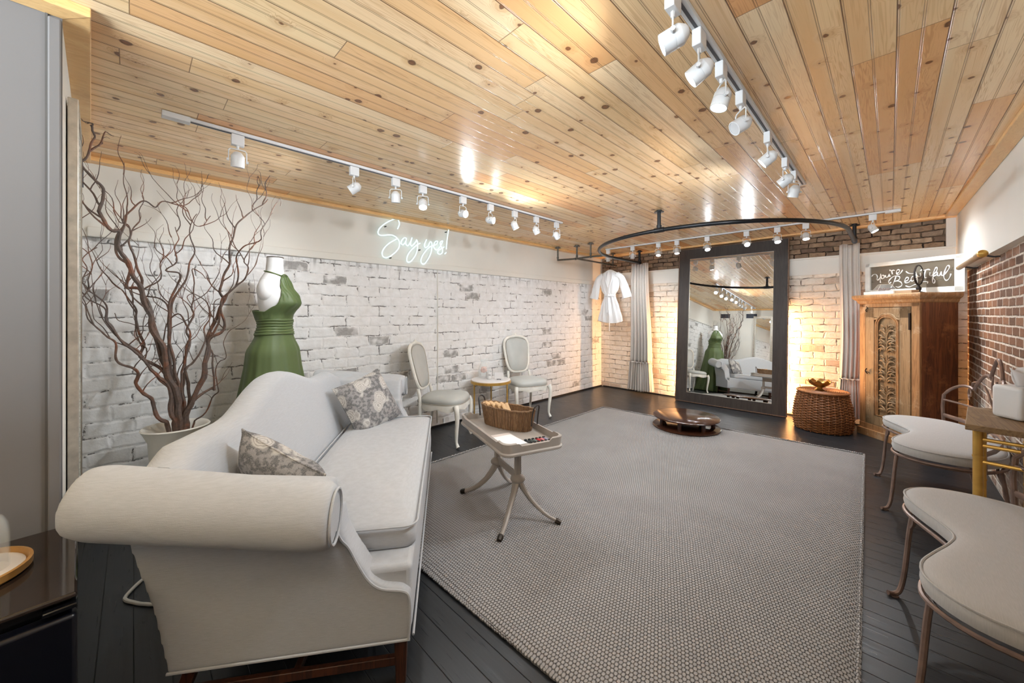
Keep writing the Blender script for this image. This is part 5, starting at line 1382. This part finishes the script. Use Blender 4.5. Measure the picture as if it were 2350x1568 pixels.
# curtain rod on the right wall
t = thing('curtain_rod', 'short fluted gold-tipped curtain rod under the right plaster wall', 'curtain rod', (.475, 4.36, 1.812))
MB().tube([(-.005, 0, 0), (-.02, 1.11, -.005)], .020, 12).build('rod', 'rodbronze', t)
MB().tube([(-.005, -.01, 0), (-.008, .12, 0)], .026, 12).build('fluted_end', 'rodbronze', t)
MB().lathe([(.004, -.045), (.022, -.035), (.028, -.02), (.024, -.004), (.026, .004), (.018, .01)], (-.005, -.02, 0), 16, rot=RX(-PI / 2)).build('finial', 'gold', t)
MB().tube([(-.005, .04, 0), (.055, .04, -.02), (.085, .04, -.02)], .006, 6).build('bracket', 'iron', t)
MB().tube([(-.012, 1.0, 0), (.055, 1.0, -.02), (.085, 1.0, -.02)], .006, 6).build('bracket', 'iron', t)

# ================================================================== KIDNEY BENCHES
def kidney(off, z, n=72):
    """seat outline, concave on local -x (the sitting side), long axis = y"""
    r = []
    P = [(.275, 0), (.265, .22), (.225, .40), (.13, .53), (-.02, .575), (-.17, .545), (-.255, .45), (-.265, .34), (-.225, .22), (-.175, .10), (-.150, 0)]
    P = P + [(x, -y) for x, y in reversed(P[1:-1])]
    Q = spline([(*p, 0) for p in P + [P[0]]], 4)[:-1]
    m = len(Q)
    for i in range(m):
        tg = (Q[(i + 1) % m] - Q[i - 1]).normalized(); nx = Vector((tg.y, -tg.x, 0))
        p = Q[i] + nx * off; r.append((p.x, p.y, z))
    return r
def bench(label, loc, rz):
    t = thing('kidney_bench', label, 'bench', loc, rz, 'kidney shaped iron benches along the right wall')
    mb = MB().loft([kidney(-.02, .425), kidney(.002, .432), kidney(.008, .455), kidney(.004, .48), kidney(-.006, .492), kidney(-.03, .50), kidney(-.07, .505)])
    mb2 = kidney(-.07, .505)
    mb.v = mb.v
    so = mb.build('seat_cushion', 'linen_bench', t)
    MB().tube(kidney(.004, .486), .0045, 6, closed=True).build('piping', 'linen_bench', so)
    MB().tube(kidney(.004, .412), .0085, 7, closed=True).build('seat_ring', 'rose_iron', t)
    MB().tube(kidney(-.02, .395), .006, 6, closed=True).build('lower_ring', 'rose_iron', t)
    for (x, y, fx, fy) in ((-.245, .36, -.31, .30), (-.245, -.36, -.31, -.44), (.20, .42, .27, .50), (.20, -.42, .27, -.50)):
        dx, dy = (fx - x), (fy - y)
        P = spline([(x, y, .405), (x + dx * .2, y + dy * .2, .30), (x + dx * .45, y + dy * .5, .12), (x + dx * .7, y + dy * .8, .035), (fx, fy, .012), (fx + dx * .35, fy + dy * .25, .014)], 5)
        lg = MB().tube(P, .0105, 8)
        sy = 1 if y > 0 else -1
        lg.tube(spline([(x, y - sy * .06, .405), (x, y - sy * .05, .37), (x + dx * .12, y + dy * .12, .33)], 4), .008, 6)
        lo = lg.build('leg', 'rose_iron', t)
        MB().lathe([(.003, 0), (.017, 0), (.016, .006), (.003, .008)], (fx, fy, 0), 12).build('foot_pad', 'rose_iron', lo)
    # scalloped scroll back along the wall side
    def bx(y): return .275 - .17 * (y / .60) ** 2
    arch = []
    def hump(y0, y1, z0, z1, hh, n=9):
        out = []
        for k in range(n + 1):
            q = k / n; y = lerp(y0, y1, q); z = lerp(z0, z1, q) + hh * math.sin(PI * q) ** .8
            out.append((bx(y), y, z))
        return out
    half = [(bx(.60), .60, .42), (bx(.61), .61, .60), (bx(.60), .60, .70)] + hump(.57, .34, .735, .80, .035) + hump(.33, .13, .80, .92, .05) + hump(.13, .0, .92, 1.06, .03)
    full = half + [(x, -y, z) for x, y, z in reversed(half[:-1])]
    bk = MB().tube(full, .011, 8)
    bk.tube([(bx(q * .61), q * .61, .66) for q in (-1, -.75, -.5, -.25, 0, .25, .5, .75, 1)], .008, 8)
    bk.build('back_rail', 'rose_iron', t)
    MB().tube([(bx(q * .60) - .002, q * .60, .53) for q in (-1, -.75, -.5, -.25, 0, .25, .5, .75, 1)], .016, 6, flat=.35).build('lower_rail', 'rose_iron', t)
    sc = MB()
    for s in (1, -1):
        P = [(bx(.3), s * .45, .80), (bx(.3), s * .40, .845), (bx(.2), s * .30, .85), (bx(.15), s * .20, .80), (bx(.1), s * .10, .70), (bx(.1), s * .04, .665)]
        sc.tube(spline(P, 5), .0065, 6)
        C_ = [(bx(.36), s * (.40 + .055 * (1 - k * .055) * math.cos(-1.2 + k * .5)), .755 + .055 * (1 - k * .055) * math.sin(-1.2 + k * .5)) for k in range(14)]
        sc.tube(C_, .0055, 6)
        sc.tube(spline([(bx(.1), s * .10, .93), (bx(.1), s * .12, .83), (bx(.06), s * .06, .78), (bx(.02), s * .02, .84), (bx(.04), s * .045, .90)], 4), .006, 6)
    sc.build('scroll_work', 'rose_iron', t)
    return t
bench('kidney shaped cream bench farther from camera, scrolled iron back against brick wall', (.255, 4.20, 0), math.radians(4))
bench('kidney shaped cream bench nearest camera at bottom right, cut off by the frame', (.335, 2.34, 0), math.radians(2))

# ================================================================== NARROW RUSTIC TABLE
t = thing('narrow_console', 'narrow rustic-topped table with gold bamboo-style legs between the benches', 'table', (0, 0, 0))
tp = [(.259, 2.88), (.56, 2.84), (.565, 3.50), (.318, 3.43)]
MB().prism([(*p, .812) for p in tp], (0, 0, .028)).build('table_top', 'rustic', t, smooth=False, bevel=.003)
LG = ((.305, 2.935), (.53, 2.90), (.365, 3.38), (.53, 3.42))
for (x, y) in LG:
    m = MB(); m.tube([(x, y, 0), (x, y, .815)], .0175, 12)
    for z in (.2, .45, .68): m.tube([(x, y, z - .005), (x, y, z + .005)], .0195, 12)
    m.build('leg', 'gold', t)
for z in (.765, .735, .655, .30):
    MB().tube([(LG[0][0], LG[0][1], z), (LG[1][0], LG[1][1], z)], .009, 8).build('rung', 'gold', t)
for a, b in ((0, 2), (1, 3), (2, 3)):
    for z in (.765, .30): MB().tube([(*LG[a], z), (*LG[b], z)], .009, 8).build('rung', 'gold', t)
# tissue box
t = thing('tissue_box', 'white square tissue box cover with tissue on rustic table', 'tissue box', (.47, 3.20, .841), math.radians(38))
MB().box((0, 0, .085), (.135, .135, .168)).build('box_cover', 'white', t, bevel=.018, bseg=4)
ts = MB(); R = []
for j in range(9):
    v = j / 8; row = []
    for k in range(20):
        a = 2 * PI * k / 20; r = .012 + .040 * v ** .8 * (1 + .35 * math.sin(3 * a + v * 2)) * (1 - .3 * v)
        row.append((r * math.cos(a) - .01 * v, r * .5 * math.sin(a) + .015 * v * math.sin(a * 2), .165 + .085 * v + .014 * math.sin(a * 2 + 1) * v))
    R.append(row)
ts.loft(R, caps=False); ts.build('tissue', 'paper', t, solid=.001)

# ================================================================== TALL MIRROR ON FRONT WALL
t = thing('tall_wall_mirror', 'tall silver framed mirror on front wall, seen edge-on at left', 'mirror', (-2.54, wfy(-2.54) + .004, 0), .0447)
W_, Zb, Zt = .48, .55, 2.24
def framebar(nm, mat, off, wd, dep):
    m = MB(); x = W_ / 2 - off; z0 = Zb + off; z1 = Zt - off
    for s in (-1, 1): m.box((s * (x - wd / 2), dep / 2, (z0 + z1) / 2), (wd, dep, z1 - z0))
    for z, q in ((z0, 1), (z1, -1)): m.box((0, dep / 2, z + q * wd / 2), (2 * x - 2 * wd, dep, wd))
    return m.build(nm, mat, t, smooth=False, bevel=.003)
framebar('outer_frame', 'silverframe', 0, .028, .030)
framebar('inner_frame', 'silverframe', .028, .020, .020)
framebar('beaded_edge', 'cream_frame', .048, .014, .026)
MB().box((0, .010, (Zb + Zt) / 2), (W_ - .12, .008, Zt - Zb - .12)).build('mirror_glass', 'mirror', t, smooth=False)

# ================================================================== MINI FRIDGE + CLOCHE
t = thing('mini_fridge', 'glossy black mini fridge against the grey wall at lower left', 'fridge', (-2.035, -.14, 0), .068)
MB().box((.24, -.25, .33), (.46, .50, .60)).build('cabinet', 'fridge', t, bevel=.006)
MB().box((.25, -.25, .632), (.51, .50, .016)).build('top_panel', 'fridgetop', t, bevel=.006)
d = MB().box((.495, -.25, .31), (.045, .50, .56)).build('door', 'fridgedoor', t, bevel=.010)
MB().box((.522, -.30, .575), (.014, .30, .030)).build('door_grip', 'fridge', d, bevel=.006)
MB().box((.49, -.03, .610), (.05, .06, .012)).build('hinge_cover', 'fridge', t, bevel=.003)
for (x, y) in ((.05, -.04), (.43, -.04), (.05, -.46), (.43, -.46)): MB().lathe([(.015, 0), (.015, .032)], (x, y, 0), 10).build('foot', 'black', t)
t = thing('round_tray', 'round marble tray with gold wooden rim on mini fridge', 'tray', (-1.80, -.345, .642))
MB().lathe([(.002, 0), (.128, 0), (.134, .006), (.134, .024), (.127, .026), (.122, .010), (.002, .009)], seg=48).build('tray_rim', plain('golden_bamboo', rgb(176, 132, 74), .4), t)
MB().lathe([(.002, .010), (.120, .010), (.120, .013), (.002, .013)], seg=40).build('tray_inlay', 'marble', t)
t = thing('glass_cloche', 'small clear glass cloche on the round tray at left edge', 'cloche', (-1.80, -.30, .656))
R = [[(r * math.cos(2 * PI * k / 28), r * math.sin(2 * PI * k / 28), z) for k in range(28)] for r, z in ((.046, 0), (.046, .09), (.043, .12), (.034, .142), (.018, .155), (.004, .158))]
MB().loft(R, caps=False).build('glass_dome', 'pane', t, solid=.003)
# cable loop behind the sofa
tag(MB().tube(spline([(-2.74, .10, .008), (-2.735, .042, .008), (-2.66, -.01, .008), (-2.60, -.03, .008), (-2.54, .0, .008), (-2.49, .036, .008), (-2.44, .10, .008), (-2.42, .30, .008)], 5), .008, 8).build('white_cable', 'plug'), 'white cable looping on the dark floor beside the sofa back', 'cable')
